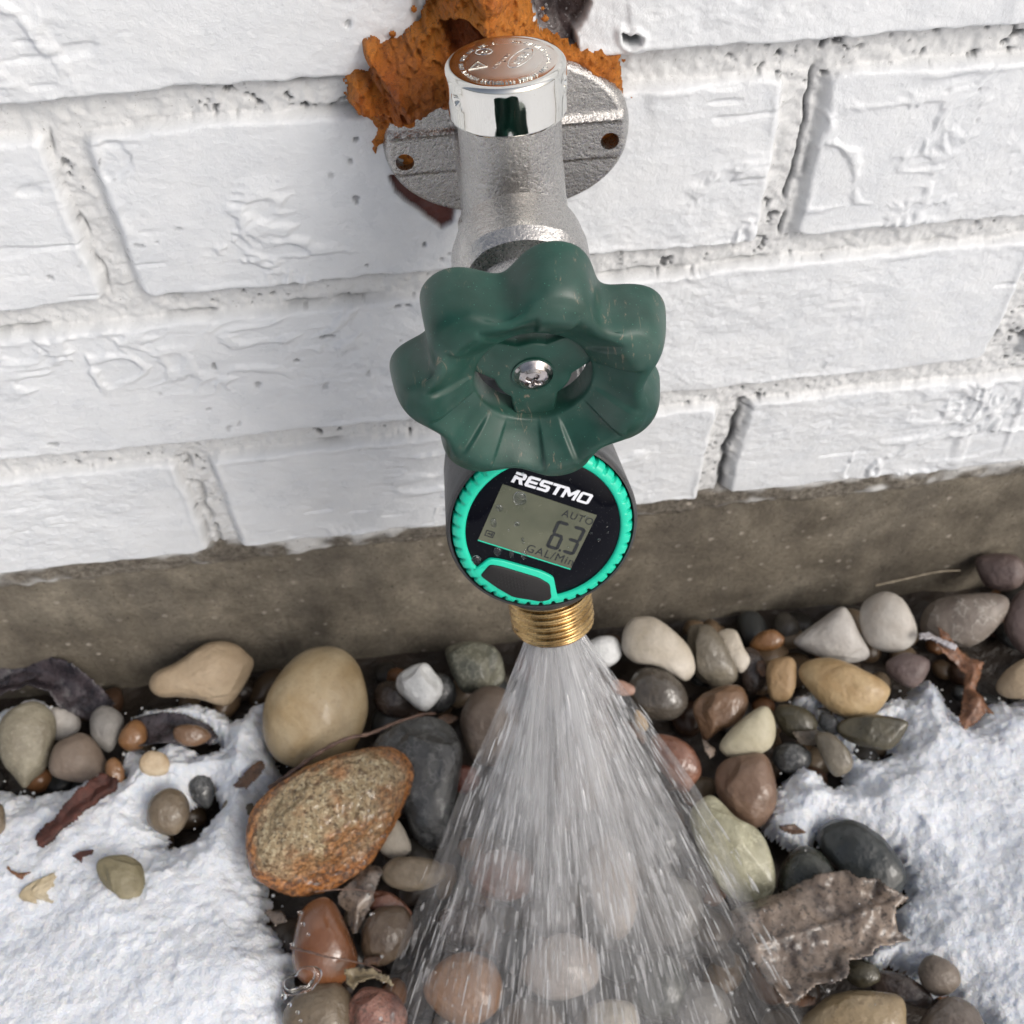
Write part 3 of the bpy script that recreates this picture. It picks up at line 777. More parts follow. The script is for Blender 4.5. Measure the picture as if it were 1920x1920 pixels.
# black face disc
V, P = lathe([(.0001, -.0007), (.0150, -.0007), (.0216, -.0007), (.0220, -.0010)], 160)
fm = mesh_np("face", mw_(V), polys=P); fix_normals(fm)
t = NT("black glass face"); v = t.voro(1500); n2 = t.noise(500, 3)
t.set(Base_Color=t.mix(t.ramp(v, [(.06, .5), (.10, 0.0)]), (.0035, .004, .007, 1), (.25, .25, .26, 1)), Roughness=t.ramp(n2, [(.4, .03), (.7, .12)]), Specular_IOR_Level=.10)
facep = link("display_face", fm, t.m, meter)
# lcd
LC = [px2dial(*p) for p in [(937, 908), (1115, 966), (1075, 1070), (902, 1015)]]
lc = np.array(LC); ctr = lc.mean(0)
ux = (lc[1]-lc[0]+lc[2]-lc[3])/2; LW = np.linalg.norm(ux); ux = ux/LW; uy = np.array([-ux[1], ux[0]])
LH = abs(np.dot((lc[0]-lc[3]+lc[1]-lc[2])/2, uy))
def dl(x, y, z=0.0):   # lcd frame, x right y up from centre in metres
    q = ctr+ux*x+uy*y; return (q[0], q[1], z)
hw2, hh2 = LW/2, LH/2
Q = [dl(-hw2, -hh2)[:2], dl(hw2, -hh2)[:2], dl(hw2, hh2)[:2], dl(-hw2, hh2)[:2]]
Vp, Pp = prism(Q, -.0010, -.00055)
lm = mesh_np("lcd", mw_(Vp), polys=Pp, smooth_=False); fix_normals(lm)
t = NT("lcd panel"); n2 = t.noise(70, 3); n1 = t.noise(420, 3)
t.set(Base_Color=t.mix(t.ramp(n2, [(.3, 0.0), (.7, 1.0)]), lin(76, 80, 66, 1.0), lin(98, 100, 84, 1.0)), Roughness=t.ramp(n1, [(.4, .12), (.7, .3)]), Specular_IOR_Level=.4)
lcd = link("lcd_screen", lm, t.m, meter)
Q = [dl(-hw2, -hh2-.00032)[:2], dl(hw2, -hh2-.00032)[:2], dl(hw2, -hh2)[:2], dl(-hw2, -hh2)[:2]]
Vp, Pp = prism(Q, -.0010, -.00050); em = mesh_np("edge", mw_(Vp), polys=Pp, smooth_=False); fix_normals(em)
link("screen_edge", em, bpy.data.materials["turquoise plastic"], lcd)
def flat(V, P, z0=-.0005, cx=0, cy=0, shear=0.0, sx=1.0):
    W = np.array([dl(cx+v[0]*sx+shear*v[1], cy+v[1], z0+v[2]) for v in V]); return mw_(W), P
mb = MB()
# seven segment digits 6 and 3
def seg7(mask, cx, cy, w=.0044, h=.0074, th=.00078, sl=-.0):
    a, b = w/2, h/2; g = .00016; k = th/2
    def hseg(y): return [(-a+g+k*.2, y), (-a+g+k+.0002, y+k), (a-g-k-.0002, y+k), (a-g-k*.2, y), (a-g-k-.0002, y-k), (-a+g+k+.0002, y-k)]
    def vseg(x, y0, y1): return [(x, y0+g), (x+k, y0+g+k), (x+k, y1-g-k), (x, y1-g), (x-k, y1-g-k), (x-k, y0+g+k)]
    S = {'a': hseg(b-k), 'g': hseg(0), 'd': hseg(-b+k), 'f': vseg(-a+k, 0, b), 'b': vseg(a-k, 0, b), 'e': vseg(-a+k, -b, 0), 'c': vseg(a-k, -b, 0)}
    for s in mask:
        pts = [(cx+x-sl*y, cy+y) for x, y in S[s]]
        V, P = prism(pts, 0, .00005); mb.add(*flat(V, P))
kx = LW
seg7('afgedc', LW*.225, -LH*.02, w=LW*.135, h=LH*.50, th=LW*.034); seg7('abgcd', LW*.40, -LH*.02, w=LW*.135, h=LH*.50, th=LW*.034)
V, P = prism([(LW*.300, -LH*.272), (LW*.322, -LH*.272), (LW*.322, -LH*.235), (LW*.300, -LH*.235)], 0, .00005); mb.add(*flat(V, P))
dm = mb.me("digits", False)
t = NT("lcd ink"); t.set(Base_Color=(.010, .013, .016, 1), Roughness=.4); INK = t.m
link("digits", dm, INK, lcd)
mb = MB()
V, P = text_mesh("AUTO", LH*.17, .00002, space=1.15); mb.add(*flat(V, P, cx=LW*.335, cy=LH*.36))
V, P = text_mesh("GAL/Min", LH*.195, .00002, space=1.15); mb.add(*flat(V, P, cx=LW*.245, cy=-LH*.385))
for q in ([(-.46, -.40), (-.37, -.40), (-.37, -.385), (-.46, -.385)], [(-.46, -.31), (-.37, -.31), (-.37, -.295), (-.46, -.295)], [(-.46, -.40), (-.452, -.40), (-.452, -.295), (-.46, -.295)], [(-.378, -.40), (-.37, -.40), (-.37, -.295), (-.378, -.295)], [(-.40, -.37), (-.385, -.37), (-.385, -.325), (-.40, -.325)], [(-.44, -.36), (-.405, -.36), (-.405, -.335), (-.43, -.335)]):
    V, P = prism([(x*LW, y*LH) for x, y in q], 0, .00005); mb.add(*flat(V, P))
link("display_text", mb.me("txt", False), INK, lcd)
# brand lettering, drawn as polygons on a 0..1 grid
G = {
 'R': [[(0, 0), (.24, 0), (.24, .38), (.42, .38), (.62, 0), (.90, 0), (.68, .42), (.86, .5), (.86, .85), (.72, 1), (.0, 1), (.0, .78), (.60, .78), (.62, .60), (.24, .60), (.24, .66), (0, .66)]],
 'E': [[(.12, 0), (.9, 0), (.9, .22), (.26, .22), (.26, .39), (.85, .39), (.85, .60), (.26, .60), (.26, .78), (.9, .78), (.9, 1), (.12, 1), (0, .88), (0, .12)]],
 'S': [[(0, 0), (.74, 0), (.88, .12), (.88, .48), (.74, .60), (.26, .60), (.26, .78), (.88, .78), (.88, 1), (.12, 1), (0, .88), (0, .52), (.13, .39), (.62, .39), (.62, .22), (0, .22)]],
 'T': [[(.30, 0), (.56, 0), (.56, .78), (.90, .78), (.90, 1), (-.04, 1), (-.04, .78), (.30, .78)]],
 'M': [[(0, 0), (.23, 0), (.23, .58), (.50, .22), (.62, .22), (.87, .58), (.87, 0), (1.10, 0), (1.10, 1), (.88, 1), (.56, .56), (.24, 1), (0, 1)]],
 'O': [[(.14, 0), (.84, 0), (.98, .12), (.98, .88), (.84, 1), (.14, 1), (0, .88), (0, .12)]]}
mb = MB(); x = 0; adv = {'R': .98, 'E': .98, 'S': .98, 'T': .92, 'M': 1.20, 'O': 1.0}
tot = sum(adv[c] for c in 'RESTMO')
p0 = np.array(px2dial(958, 905)); p1 = np.array(px2dial(1103, 948)); bw = np.linalg.norm(p1-p0); bx = (p1-p0)/bw; by = np.array([-bx[1], bx[0]]); LHt = .00335; sc = bw/tot
for ch in 'RESTMO':
    for poly in G[ch]:
        pts = [tuple(p0+bx*((x+px_)*sc+(py_*LHt)*.16)+by*(py_*LHt)) for px_, py_ in poly]
        if ch == 'O':
            inner = [(.24, .22), (.24, .78), (.74, .78), (.74, .22)]
            o8 = pts; i4 = [tuple(p0+bx*((x+a)*sc+(b*LHt)*.16)+by*(b*LHt)) for a, b in inner]
            V = np.array([(a, b, -.00045) for a, b in o8+i4]); P = [(0, 1, 11, 8), (1, 2, 11), (2, 3, 10, 11), (3, 4, 10), (4, 5, 9, 10), (5, 6, 9), (6, 7, 8, 9), (7, 0, 8)]
            mb.add(mw_(V), P)
        else:
            V, P = prism(pts, -.0007, -.00045); mb.add(mw_(V), P)
    x += adv[ch]
t = NT("white print"); t.set(Base_Color=(.72, .74, .80, 1), Roughness=.4)
link("brand_lettering", mb.me("brand", False), t.m, facep)
# button
Vp, Pp = prism(rounded(BT, .0010), -.001, .00075, .0004); bmx = MB(); bmx.add(mw_(Vp), Pp)
cB = np.mean(BT, 0)
for i in range(-6, 3):
    for j in range(-2, 3):
        bx_ = cB+ux*(i*.00105+.0005*(j % 2))+uy*j*.0009
        if sdpoly(np.array([bx_[0]]), np.array([bx_[1]]), BT)[0] > .0008:
            V, P = lathe([(.0003, 0), (.00022, .0001), (.00002, .00014)], 8); V[:, 0] += bx_[0]; V[:, 1] += bx_[1]; V[:, 2] += .00074; bmx.add(mw_(V), P)
t = NT("black rubber"); t.set(Base_Color=(.014, .0135, .014, 1), Roughness=.5, Specular_IOR_Level=.3, Normal=t.bump(t.noise(1200, 3), .0001, .5))
bm_ = bmx.me("btn"); fix_normals(bm_); autosmooth(bm_, 40); link("push_button", bm_, t.m, meter)
# brass threaded outlet
def thread():
    nt = 144; pitch = .0025; z0, z1 = -.0262, -.0488
    nz = 150; T = np.linspace(0, 2*np.pi, nt, endpoint=False); Zs = np.linspace(z0, z1, nz)
    TT, ZZ = np.meshgrid(T, Zs, indexing='ij')
    phs = ((ZZ/pitch+TT/(2*np.pi)) % 1.0); saw = np.abs(phs*2-1); saw = smooth(.1, .85, saw)
    fade = smooth(z1-.0001, z1+.0022, ZZ)
    r = .01235+.00100*saw*fade-.0006*smooth(z1+.0012, z1, ZZ)
    V = np.stack([r*np.cos(TT), r*np.sin(TT), ZZ], -1).reshape(-1, 3); P = [tuple(f) for f in grid_faces(nt, nz, True)]
    mb = MB(); mb.add(xf(V, RT, NRM, UP, -NRM*FACE_D), P)
    V, P = lathe([(.0118, z1), (.0108, z1-.0001), (.0100, z1+.0004), (.0100, z1+.012), (.0001, z1+.012)], 96); mb.add(xf(V, RT, NRM, UP, -NRM*FACE_D), P)
    me = mb.me("thread"); fix_normals(me); return me, z1
thm, TZ1 = thread()
t = NT("wet brass"); n2 = t.noise(150, 4); n1 = t.noise(900, 3)
t.set(Base_Color=t.mix(t.ramp(n2, [(.35, 0.0), (.65, 1.0)]), (.28, .17, .06, 1), (.55, .38, .17, 1)), Metallic=1.0, Roughness=t.ramp(n1, [(.3, .16), (.7, .34)]), Normal=t.bump(n1, .00004, .5), Coat_Weight=.4, Coat_Roughness=.05)
link("threaded_outlet", thm, t.m, meter)
NOZ = FC-NRM*FACE_D+UP*TZ1
# ------------------------------------------------------------------ ground sheet
def gpx(pts, z=0.0):
    return [(lambda P: (P[0], P[1]))(on_plane(u, v, 2, z)) for u, v in pts]
def build_ground():
    a = list(np.arange(-.30, .50, .002)); s = .002; x = .50
    while x < 45: a.append(x); s *= 1.18; x += s
    s = .002; x = -.302; b = []
    while x > -45: b.append(x); s *= 1.18; x -= s
    xs = np.array(b[::-1]+a)
    a = list(np.arange(-.42, .012, .002)); s = .002; x = -.422; b = []
    while x > -60: b.append(x); s *= 1.18; x -= s
    ys = np.array(b[::-1]+a)
    X, Y = np.meshgrid(xs, ys, indexing='ij')
    far = smooth(.0, .03, np.maximum(np.maximum(X-.545, -.285-X), -.345-Y))
    Z = -.014+.004*fbm(X*60, Y*60, 0, 70, 4)+far*(.030+.02*smooth(.4, 2, np.hypot(X-.1, Y))*fbm(X*1.3, Y*1.3, 0, 71, 3))
    V = np.stack([X, Y, Z], -1).reshape(-1, 3)
    me = mesh_np("ground", V, F4=grid_faces(len(xs), len(ys)))
    vcol(me, 'snowy', smooth(.35, .55, far+.2*fbm(X*40, Y*40, 0, 72, 3)).ravel())
    t = NT("wet soil and snow"); n1 = t.noise(160, 5, .6)
    soil = t.mix(n1, (.014, .011, .009, 1), (.060, .046, .036, 1))
    t.set(Base_Color=t.mix(t.attr('snowy'), soil, (.86, .87, .9, 1)), Roughness=t.mix(t.attr('snowy'), (.35, .35, .35, 1), (.7, .7, .7, 1)), Normal=t.bump(n1, .003, .8))
    link("ground", me, t.m, None, "dark wet soil under the pebbles, running out to a snowy lawn", "ground", None, "structure")
build_ground()

def icosph(sub=4):
    bm = bmesh.new(); bmesh.ops.create_icosphere(bm, subdivisions=sub, radius=1.0)
    V = np.array([v.co[:] for v in bm.verts]); F = np.array([[v.index for v in f.verts] for f in bm.faces]); bm.free(); return V, F
ICO5 = icosph(6); ICO2 = icosph(3)

# ------------------------------------------------------------------ loose gravel under the bed
def build_gravel():
    rng = np.random.RandomState(12); Vs = []; Fs = []; Cs = []; n = 0
    V0, F0 = ICO2
    pal = [lin(70, 60, 52), lin(95, 78, 60), lin(60, 62, 62), lin(110, 92, 72), lin(82, 60, 46), lin(48, 46, 44), lin(128, 112, 92), lin(92, 88, 82), lin(120, 84, 56)]
    for i in range(2100):
        inner = i < 1350
        x = rng.uniform(-.26, .46) if inner else rng.uniform(-1.0, 1.25); y = rng.uniform(-.40, -.002) if inner else rng.uniform(-.75, -.002)
        if not inner and (-.26 < x < .46 and y > -.40): continue
        r = rng.uniform(.004, .0095) if inner else rng.uniform(.008, .022)
        sc = np.array([r*rng.uniform(.8, 1.3), r*rng.uniform(.7, 1.1), r*rng.uniform(.5, .8)])
        P = V0*(1+.10*vnoise(V0[:, 0:1]*1.7+i, V0[:, 1:2]*1.7, V0[:, 2:3]*1.7, 3))
        P = P*sc; a = rng.uniform(0, 6.28); c, s = math.cos(a), math.sin(a)
        P = np.stack([P[:, 0]*c-P[:, 1]*s, P[:, 0]*s+P[:, 1]*c, P[:, 2]], -1)
        P = P+np.array([x, min(y, -r), rng.uniform(-.012, -.004) if inner else rng.uniform(-.012, .0)])
        Vs.append(P); Fs.append(F0+n); n += len(P)
        Cs.append(np.tile(np.array(pal[rng.randint(len(pal))][:3])*(rng.uniform(.7, 1.35)), (len(P), 1)))
    me = mesh_np("gravel", np.concatenate(Vs), F3=np.concatenate(Fs)); vcol(me, 'stone', np.concatenate(Cs))
    t = NT("wet gravel"); n1 = t.noise(400, 4)
    c = t.mix(.5, t.attr('stone', 'Color'), t.mix(n1, (.3, .3, .3, 1), (1, 1, 1, 1)), 'MULTIPLY')
    t.set(Base_Color=c, Roughness=.32, Normal=t.bump(n1, .0004, .6))
    link("gravel", me, t.m, None, "small dark wet gravel filling the gaps between the pebbles", "gravel", None, "stuff")
build_gravel()

# ------------------------------------------------------------------ pebbles
_pm = {}
def pebmat(ca, cb, scale=60, rough=.5, speck=None, spk=.0, veins=None, bump=.0004, wet=0.0, gran=False):
    key = (ca, cb, scale, rough, speck, spk, veins, bump, wet, gran)
    if key in _pm: return _pm[key]
    t = NT("pebble stone"); n1 = t.noise(scale, 4, .55, dist=.4); n2 = t.noise(scale*9, 4, .65); n3 = t.noise(scale*2.6, 3)
    c = t.mix(t.ramp(n1, [(.34, 0.0), (.66, 1.0)]), ca, cb)
    if gran:
        ga = t.noise(330, 5, .72, dist=.3); gb = t.noise(480, 4, .7, vec=t.scl(1.1, .9, 1.3)); gc = t.noise(800, 3, .6)
        c = t.mix(t.ramp(ga, [(.40, 0.0), (.47, 1.0)]), lin(104, 80, 50), lin(158, 138, 104))
        c = t.mix(t.ramp(gb, [(.53, 0.0), (.58, .85)]), c, lin(196, 182, 150))
        c = t.mix(t.ramp(gc, [(.57, 0.0), (.63, .8)]), c, lin(58, 42, 28))
        big = t.noise(48, 4, .6); rust = t.mix(t.ramp(gb, [(.42, 0.0), (.56, 1.0)]), lin(84, 46, 20), lin(176, 112, 52))
        rm_ = t.math('MAXIMUM', t.attr('rim'), t.ramp(big, [(.50, 0.0), (.62, .75)]))
        c = t.mix(t.math('MULTIPLY', rm_, t.ramp(ga, [(.3, .7), (.55, 1.0)])), c, rust)
    c = t.mix(t.math('MULTIPLY', t.ramp(t.noise(scale*.45, 5, .6, dist=1.2), [(.42, 0.0), (.62, 1.0)]), .12 if gran else .36), c, t.mix(.5, ca, (.03, .025, .02, 1)))
    if speck: c = t.mix(t.ramp(n2, [(.60-spk*.1, 0.0), (.66, spk)]), c, speck)
    if veins: c = t.mix(t.ramp(n3, [(.475, 0.0), (.5, .7), (.525, 0.0)]), c, veins)
    c = t.mix(t.math('MULTIPLY', t.ramp(n2, [(.3, 1.0), (.5, 0.0)]), .25), c, t.mix(.5, c, (0, 0, 0, 1)))
    nb = t.bump(n2, bump*1.4, .8, t.bump(n3, bump*2.2, .5, t.bump(t.noise(1500, 3), .0001, .6)))
    t.set(Base_Color=c, Roughness=t.ramp(n3, [(.3, max(.05, rough-.1)), (.7, rough+.12)]), Normal=nb, Coat_Weight=min(1, wet*1.5), Coat_Roughness=.08)
    _pm[key] = t.m; return t.m
def pebble(poly, z, mat, label, th=.75, lump=.075, facets=0, seed=0, cat="pebble", group=None, name="pebble", rimattr=False, ico=None):
    poly = np.array(poly, float); c0 = poly.mean(0)
    P0 = on_plane(c0[0], c0[1], 2, z)
    n = CAM-P0; n /= np.linalg.norm(n)
    e1 = CR-n*np.dot(CR, n); e1 /= np.linalg.norm(e1); e2 = np.cross(n, e1)
    q = np.array([(lambda w_: ((w_-P0)@e1, (w_-P0)@e2))(on_gplane(u, v, P0, n)) for u, v in poly])
    q = outline(q, 6)
    th_a = np.unwrap(np.arctan2(q[:, 1], q[:, 0])); A = np.arctan2(q[:, 1], q[:, 0]); rr = np.hypot(q[:, 0], q[:, 1])
    o_ = np.argsort(A); A = A[o_]; rr = rr[o_]
    Ai = np.r_[A-2*np.pi, A, A+2*np.pi]; ri = np.r_[rr, rr, rr]
    V, F = ico if ico else ICO5
    ang = np.arctan2(V[:, 1], V[:, 0]); rho = np.hypot(V[:, 0], V[:, 1])
    rsil = np.interp(ang, Ai, ri); rm = rr.mean(); reff = rm*(1-rho)+rsil*rho
    mind = np.sort(rr)[:max(3, len(rr)//4)].mean()
    T = mind*th
    sh = rho**.92
    zz = V[:, 2]
    Lc = np.stack([np.cos(ang)*sh*reff, np.sin(ang)*sh*reff, zz*T], -1)
    rng = np.random.RandomState(seed+7)
    sz = rm
    for k in range(facets):
        d = rng.normal(size=3); d[2] = abs(d[2])*.9+.1; d /= np.linalg.norm(d)
        lim = np.max(Lc@d)*rng.uniform(.72, .86)
        ex = np.maximum(Lc@d-lim, 0)[:, None]; Lc = Lc-ex*d*.92*(np.clip(1.3-rho**4, .3, 1)[:, None])
    if lump:
        nn = V*1.0
        g = lump*sz*(fbm(V[:, 0]*1.6+seed*3.1, V[:, 1]*1.6, V[:, 2]*1.6+seed, 80, 3))
        g2 = (lump*.16 if not rimattr else .045)*sz*fbm(V[:, 0]*11+seed, V[:, 1]*11, V[:, 2]*11, 81, 3)
        Lc = Lc+V*(g+g2)[:, None]*np.array([.55, .55, 1.0])
    W = Lc[:, :1]*e1+Lc[:, 1:2]*e2+Lc[:, 2:3]*n
    # do not sink into the wall
    lim = .002-P0[1]
    W[:, 1] = np.where(W[:, 1] > lim, lim+(W[:, 1]-lim)*.08, W[:, 1])
    me = mesh_np(name, W, F3=F)
    if rimattr:
        rel = rho*(V[:, 2] > -2)
        rim = smooth(.80, .97, rho+.10*fbm(V[:, 0]*5, V[:, 1]*5, V[:, 2]*5, 82, 3))+smooth(.05, .7, (-Lc[:, 1]/sz)*.9+(Lc[:, 0]/sz)*.35+.5*fbm(V[:, 0]*4, V[:, 1]*4, 0, 83, 3))*.9
        vcol(me, 'rim', np.clip(rim, 0, 1))
    return link(name, me, mat, None, label, cat, group, None, tuple(float(x) for x in P0))
m = pebmat
W1 = .55
def K(r, g, b, k=.86):
    c = lin(r, g, b, 1.0); y = .3*c[0]+.6*c[1]+.1*c[2]; q = .80
    return tuple((y+(v-y)*q)*k for v in c[:3])+(1,)
M_graygreen = m(K(128, 118, 96), K(158, 150, 126), 70, .5, K(185, 180, 165), .3)
M_browngrey = m(K(120, 102, 86), K(138, 120, 104), 45, .55)
M_grey = m(K(118, 114, 110), K(150, 146, 140), 60, .5)
M_amberd = m(K(130, 84, 30), K(160, 108, 50), 70, .35, None, 0, None, .0003, .3)
M_tan = m(K(178, 152, 116), K(196, 172, 138), 35, .6, K(150, 125, 90), .25)
M_yellow = m(K(176, 146, 92), K(206, 184, 142), 42, .42, K(130, 100, 60), .25, None, .0003, .15)
M_granite = m(K(165, 150, 122), K(190, 172, 140), 60, .42, None, 0, None, .0016, .35, True)
M_white = m(K(205, 208, 208, 1.0), K(235, 237, 238, 1.0), 80, .5, None, 0, None, .0005)
M_slate = m(K(48, 50, 52), K(84, 86, 86), 45, .3, None, 0, K(120, 122, 122), .0006, .35)
M_darkbrown = m(K(56, 44, 38), K(88, 72, 62), 60, .28, None, 0, None, .0005, .4)
M_green = m(K(70, 74, 62), K(132, 130, 110), 70, .4, None, 0, K(150, 150, 130), .0005, .2)
M_brownoval = m(K(96, 78, 62), K(122, 108, 96), 40, .45)
M_red = m(K(90, 40, 26), K(130, 66, 44), 60, .35, None, 0, None, .0004, .3)
M_cream = m(K(186, 172, 148), K(222, 212, 196), 38, .5)
M_orange = m(K(108, 60, 22), K(146, 86, 36), 28, .22, None, 0, None, .0002, .5)
M_taupe = m(K(104, 88, 66), K(134, 116, 90), 50, .38, K(70, 60, 48), .3, None, .0005, .25)
M_band = m(K(120, 66, 52), K(196, 136, 112), 75, .35, K(52, 44, 42), .7, K(60, 50, 46), .0006, .3)
M_brown = m(K(110, 78, 48), K(150, 112, 78), 45, .35, None, 0, None, .0004, .25)
M_gold = m(K(176, 138, 78), K(206, 176, 122), 45, .42, K(140, 104, 60), .25, None, .0004, .1)
M_whitegrey = m(K(176, 168, 160), K(218, 214, 208), 45, .5)
M_purple = m(K(104, 86, 84), K(128, 108, 102), 60, .45)
M_olive = m(K(64, 60, 44), K(96, 88, 62), 60, .35, None, 0, None, .0004, .3)
M_palegreen = m(K(150, 146, 112), K(186, 182, 150), 55, .38, None, 0, K(205, 200, 165), .0005, .3)
M_darkgreen = m(K(34, 42, 40), K(70, 72, 58), 50, .3, None, 0, None, .0004, .35)
M_rustb = m(K(104, 58, 36), K(168, 112, 84), 50, .3, K(80, 70, 60), .35, None, .0004, .4)
M_pink = m(K(176, 130, 108), K(190, 150, 130), 60, .4)
M_grbr = m(K(100, 92, 78), K(140, 130, 110), 50, .4, None, 0, None, .0004, .2)
P_ = pebble
P_([(70, 1316), (100, 1338), (106, 1370), (97, 1410), (86, 1440), (62, 1462), (45, 1478), (25, 1455), (2, 1425), (-6, 1385), (6, 1345), (36, 1322)], .014, M_graygreen, "grey-green pear-shaped pebble at the left edge of the photo, with snow behind it", seed=1)
P_([(150, 1374), (180, 1392), (198, 1430), (196, 1455), (160, 1468), (120, 1462), (95, 1450), (92, 1425), (108, 1393)], .013, M_browngrey, "mauve-brown rounded pebble with snow on its lower side, right of the grey-green pear-shaped one", seed=2)
P_([(190, 1323), (218, 1330), (233, 1352), (222, 1385), (206, 1410), (186, 1400), (170, 1380), (170, 1345)], .011, M_grey, "small upright grey pebble between the purple leaf and the mauve-brown pebble", seed=3)
P_([(252, 1350), (272, 1360), (276, 1385), (264, 1404), (240, 1408), (222, 1392), (230, 1366)], .012, M_amberd, "small dark amber pebble half under snow right of the upright grey pebble", seed=4)
P_([(215, 1420), (232, 1440), (232, 1470), (215, 1478), (200, 1462), (198, 1432)], .012, M_amberd, "small amber pebble poking out at the upper end of the red bark strip", seed=5)
P_([(330, 1362), (360, 1358), (385, 1366), (396, 1382), (372, 1398), (345, 1398), (326, 1382)], .0135, M_brown, "small brown pebble with snow over its lower half below the tan wedge pebble", seed=6)
P_([(280, 1408), (305, 1412), (318, 1430), (312, 1450), (285, 1456), (264, 1446), (262, 1424)], .0182, m(K(190, 160, 118), K(220, 200, 165), 70, .5), "tan pebble mostly buried in snow above the small grey pebble", seed=7, th=.5)
P_([(310, 1478), (340, 1484), (355, 1512), (350, 1542), (330, 1566), (298, 1562), (276, 1540), (280, 1502)], .016, M_taupe, "small grey-brown pebble sitting in a dark hollow of the left snow patch", seed=8)
P_([(370, 1450), (395, 1455), (402, 1485), (392, 1515), (366, 1505), (352, 1475)], .006, M_slate, "near-black pebble down in the hollow beside the small grey-brown one", seed=9)
P_([(402, 1202), (440, 1208), (465, 1226), (479, 1246), (466, 1280), (442, 1312), (418, 1325), (380, 1312), (340, 1306), (300, 1306), (280, 1288), (290, 1262), (330, 1242), (368, 1216)], .016, M_tan, "tan wedge-shaped pebble lying against the footing left of the big yellow one", th=.8, seed=10, facets=2)
P_([(600, 1213), (640, 1217), (672, 1248), (688, 1300), (686, 1350), (665, 1405), (630, 1432), (570, 1442), (520, 1425), (497, 1390), (492, 1345), (502, 1300), (530, 1255), (563, 1225)], .022, M_yellow, "large smooth yellow-tan egg-shaped pebble against the footing", th=.85, lump=.03, seed=11)
P_([(720, 1399), (755, 1410), (774, 1443), (766, 1485), (742, 1545), (692, 1620), (622, 1670), (562, 1686), (510, 1668), (474, 1640), (461, 1590), (464, 1540), (485, 1500), (530, 1465), (592, 1430), (660, 1407)], .028, M_granite, "large rough speckled granite stone with rusty orange edges", th=.5, lump=.09, facets=3, seed=12, rimattr=True, name="granite_stone", cat="stone")
P_([(795, 1243), (818, 1262), (831, 1283), (822, 1313), (793, 1334), (762, 1312), (740, 1288), (748, 1262)], .016, M_white, "bright white quartz pebble resting on dark ones right of the yellow egg-shaped pebble", th=.9, lump=.06, facets=5, seed=13)
P_([(825, 1262), (850, 1278), (856, 1308), (838, 1332), (800, 1338), (785, 1310), (800, 1275)], .004, M_slate, "dark charcoal pebble peeping out behind the white quartz one", seed=14)
P_([(720, 1278), (755, 1282), (790, 1310), (780, 1340), (735, 1346), (706, 1330), (700, 1298)], .003, M_darkbrown, "dark brown pebble in shadow left of the white quartz one", seed=15)
P_([(835, 1212), (870, 1203), (918, 1208), (940, 1232), (950, 1275), (930, 1292), (895, 1300), (868, 1298), (850, 1270), (838, 1240)], .010, M_green, "greenish-grey angular stone against the footing left of the water nozzle", th=.8, lump=.06, facets=5, seed=16)
P_([(905, 1288), (938, 1290), (965, 1312), (972, 1370), (950, 1420), (912, 1436), (885, 1425), (868, 1385), (864, 1340), (880, 1305)], .012, M_brownoval, "dull brown upright oval pebble at the left edge of the spray", seed=17)
P_([(795, 1340), (840, 1354), (868, 1400), (864, 1450), (852, 1510), (842, 1575), (806, 1592), (770, 1560), (748, 1490), (712, 1445), (700, 1392), (740, 1356)], .012, M_slate, "large dark slate-grey pebble to the right of the speckled granite stone", th=.7, lump=.08, facets=2, seed=18)
P_([(858, 1436), (890, 1440), (900, 1466), (876, 1488), (852, 1480), (846, 1456)], .004, M_red, "small dark red pebble between the slate pebble and the spray", seed=19)
P_([(738, 1532), (764, 1566), (770, 1598), (740, 1610), (712, 1596), (700, 1560)], .008, M_cream, "small cream pebble tucked under the right edge of the granite stone", seed=20)
P_([(735, 1610), (775, 1606), (822, 1616), (838, 1640), (812, 1662), (765, 1670), (728, 1660), (714, 1636)], .010, m(K(110, 92, 66), K(190, 172, 145), 38, .4), "flat two-tone tan pebble left of the spray below the slate pebble", seed=21)
P_([(600, 1683), (626, 1692), (650, 1738), (670, 1790), (667, 1815), (645, 1842), (602, 1852), (565, 1840), (548, 1800), (552, 1750), (566, 1706)], .018, M_orange, "glossy orange-brown egg-shaped pebble crossed by a thin stem", th=.85, lump=.025, seed=22)
P_([(575, 1850), (630, 1842), (655, 1862), (664, 1900), (650, 1950), (590, 1965), (540, 1950), (532, 1895)], .014, M_taupe, "grey-brown pebble at the bottom edge below the orange one", seed=23)
P_([(690, 1850), (740, 1862), (762, 1900), (752, 1950), (700, 1965), (655, 1945), (648, 1890), (668, 1860)], .014, M_band, "pink and black banded rough stone at the bottom edge left of the spray", lump=.08, facets=3, seed=24)
P_([(720, 1700), (760, 1702), (775, 1740), (752, 1790), (712, 1812), (682, 1792), (678, 1745), (694, 1715)], .010, m(K(86, 66, 50), K(128, 108, 84), 40, .35, None, 0, None, .0004, .3), "olive-brown pebble beside the right side of the orange one", seed=25)
P_([(690, 1670), (725, 1672), (755, 1690), (772, 1715), (745, 1722), (712, 1712), (688, 1698)], .009, M_rustb, "small rusty brown pebble between the grey curled leaf and the spray", seed=26, facets=3)
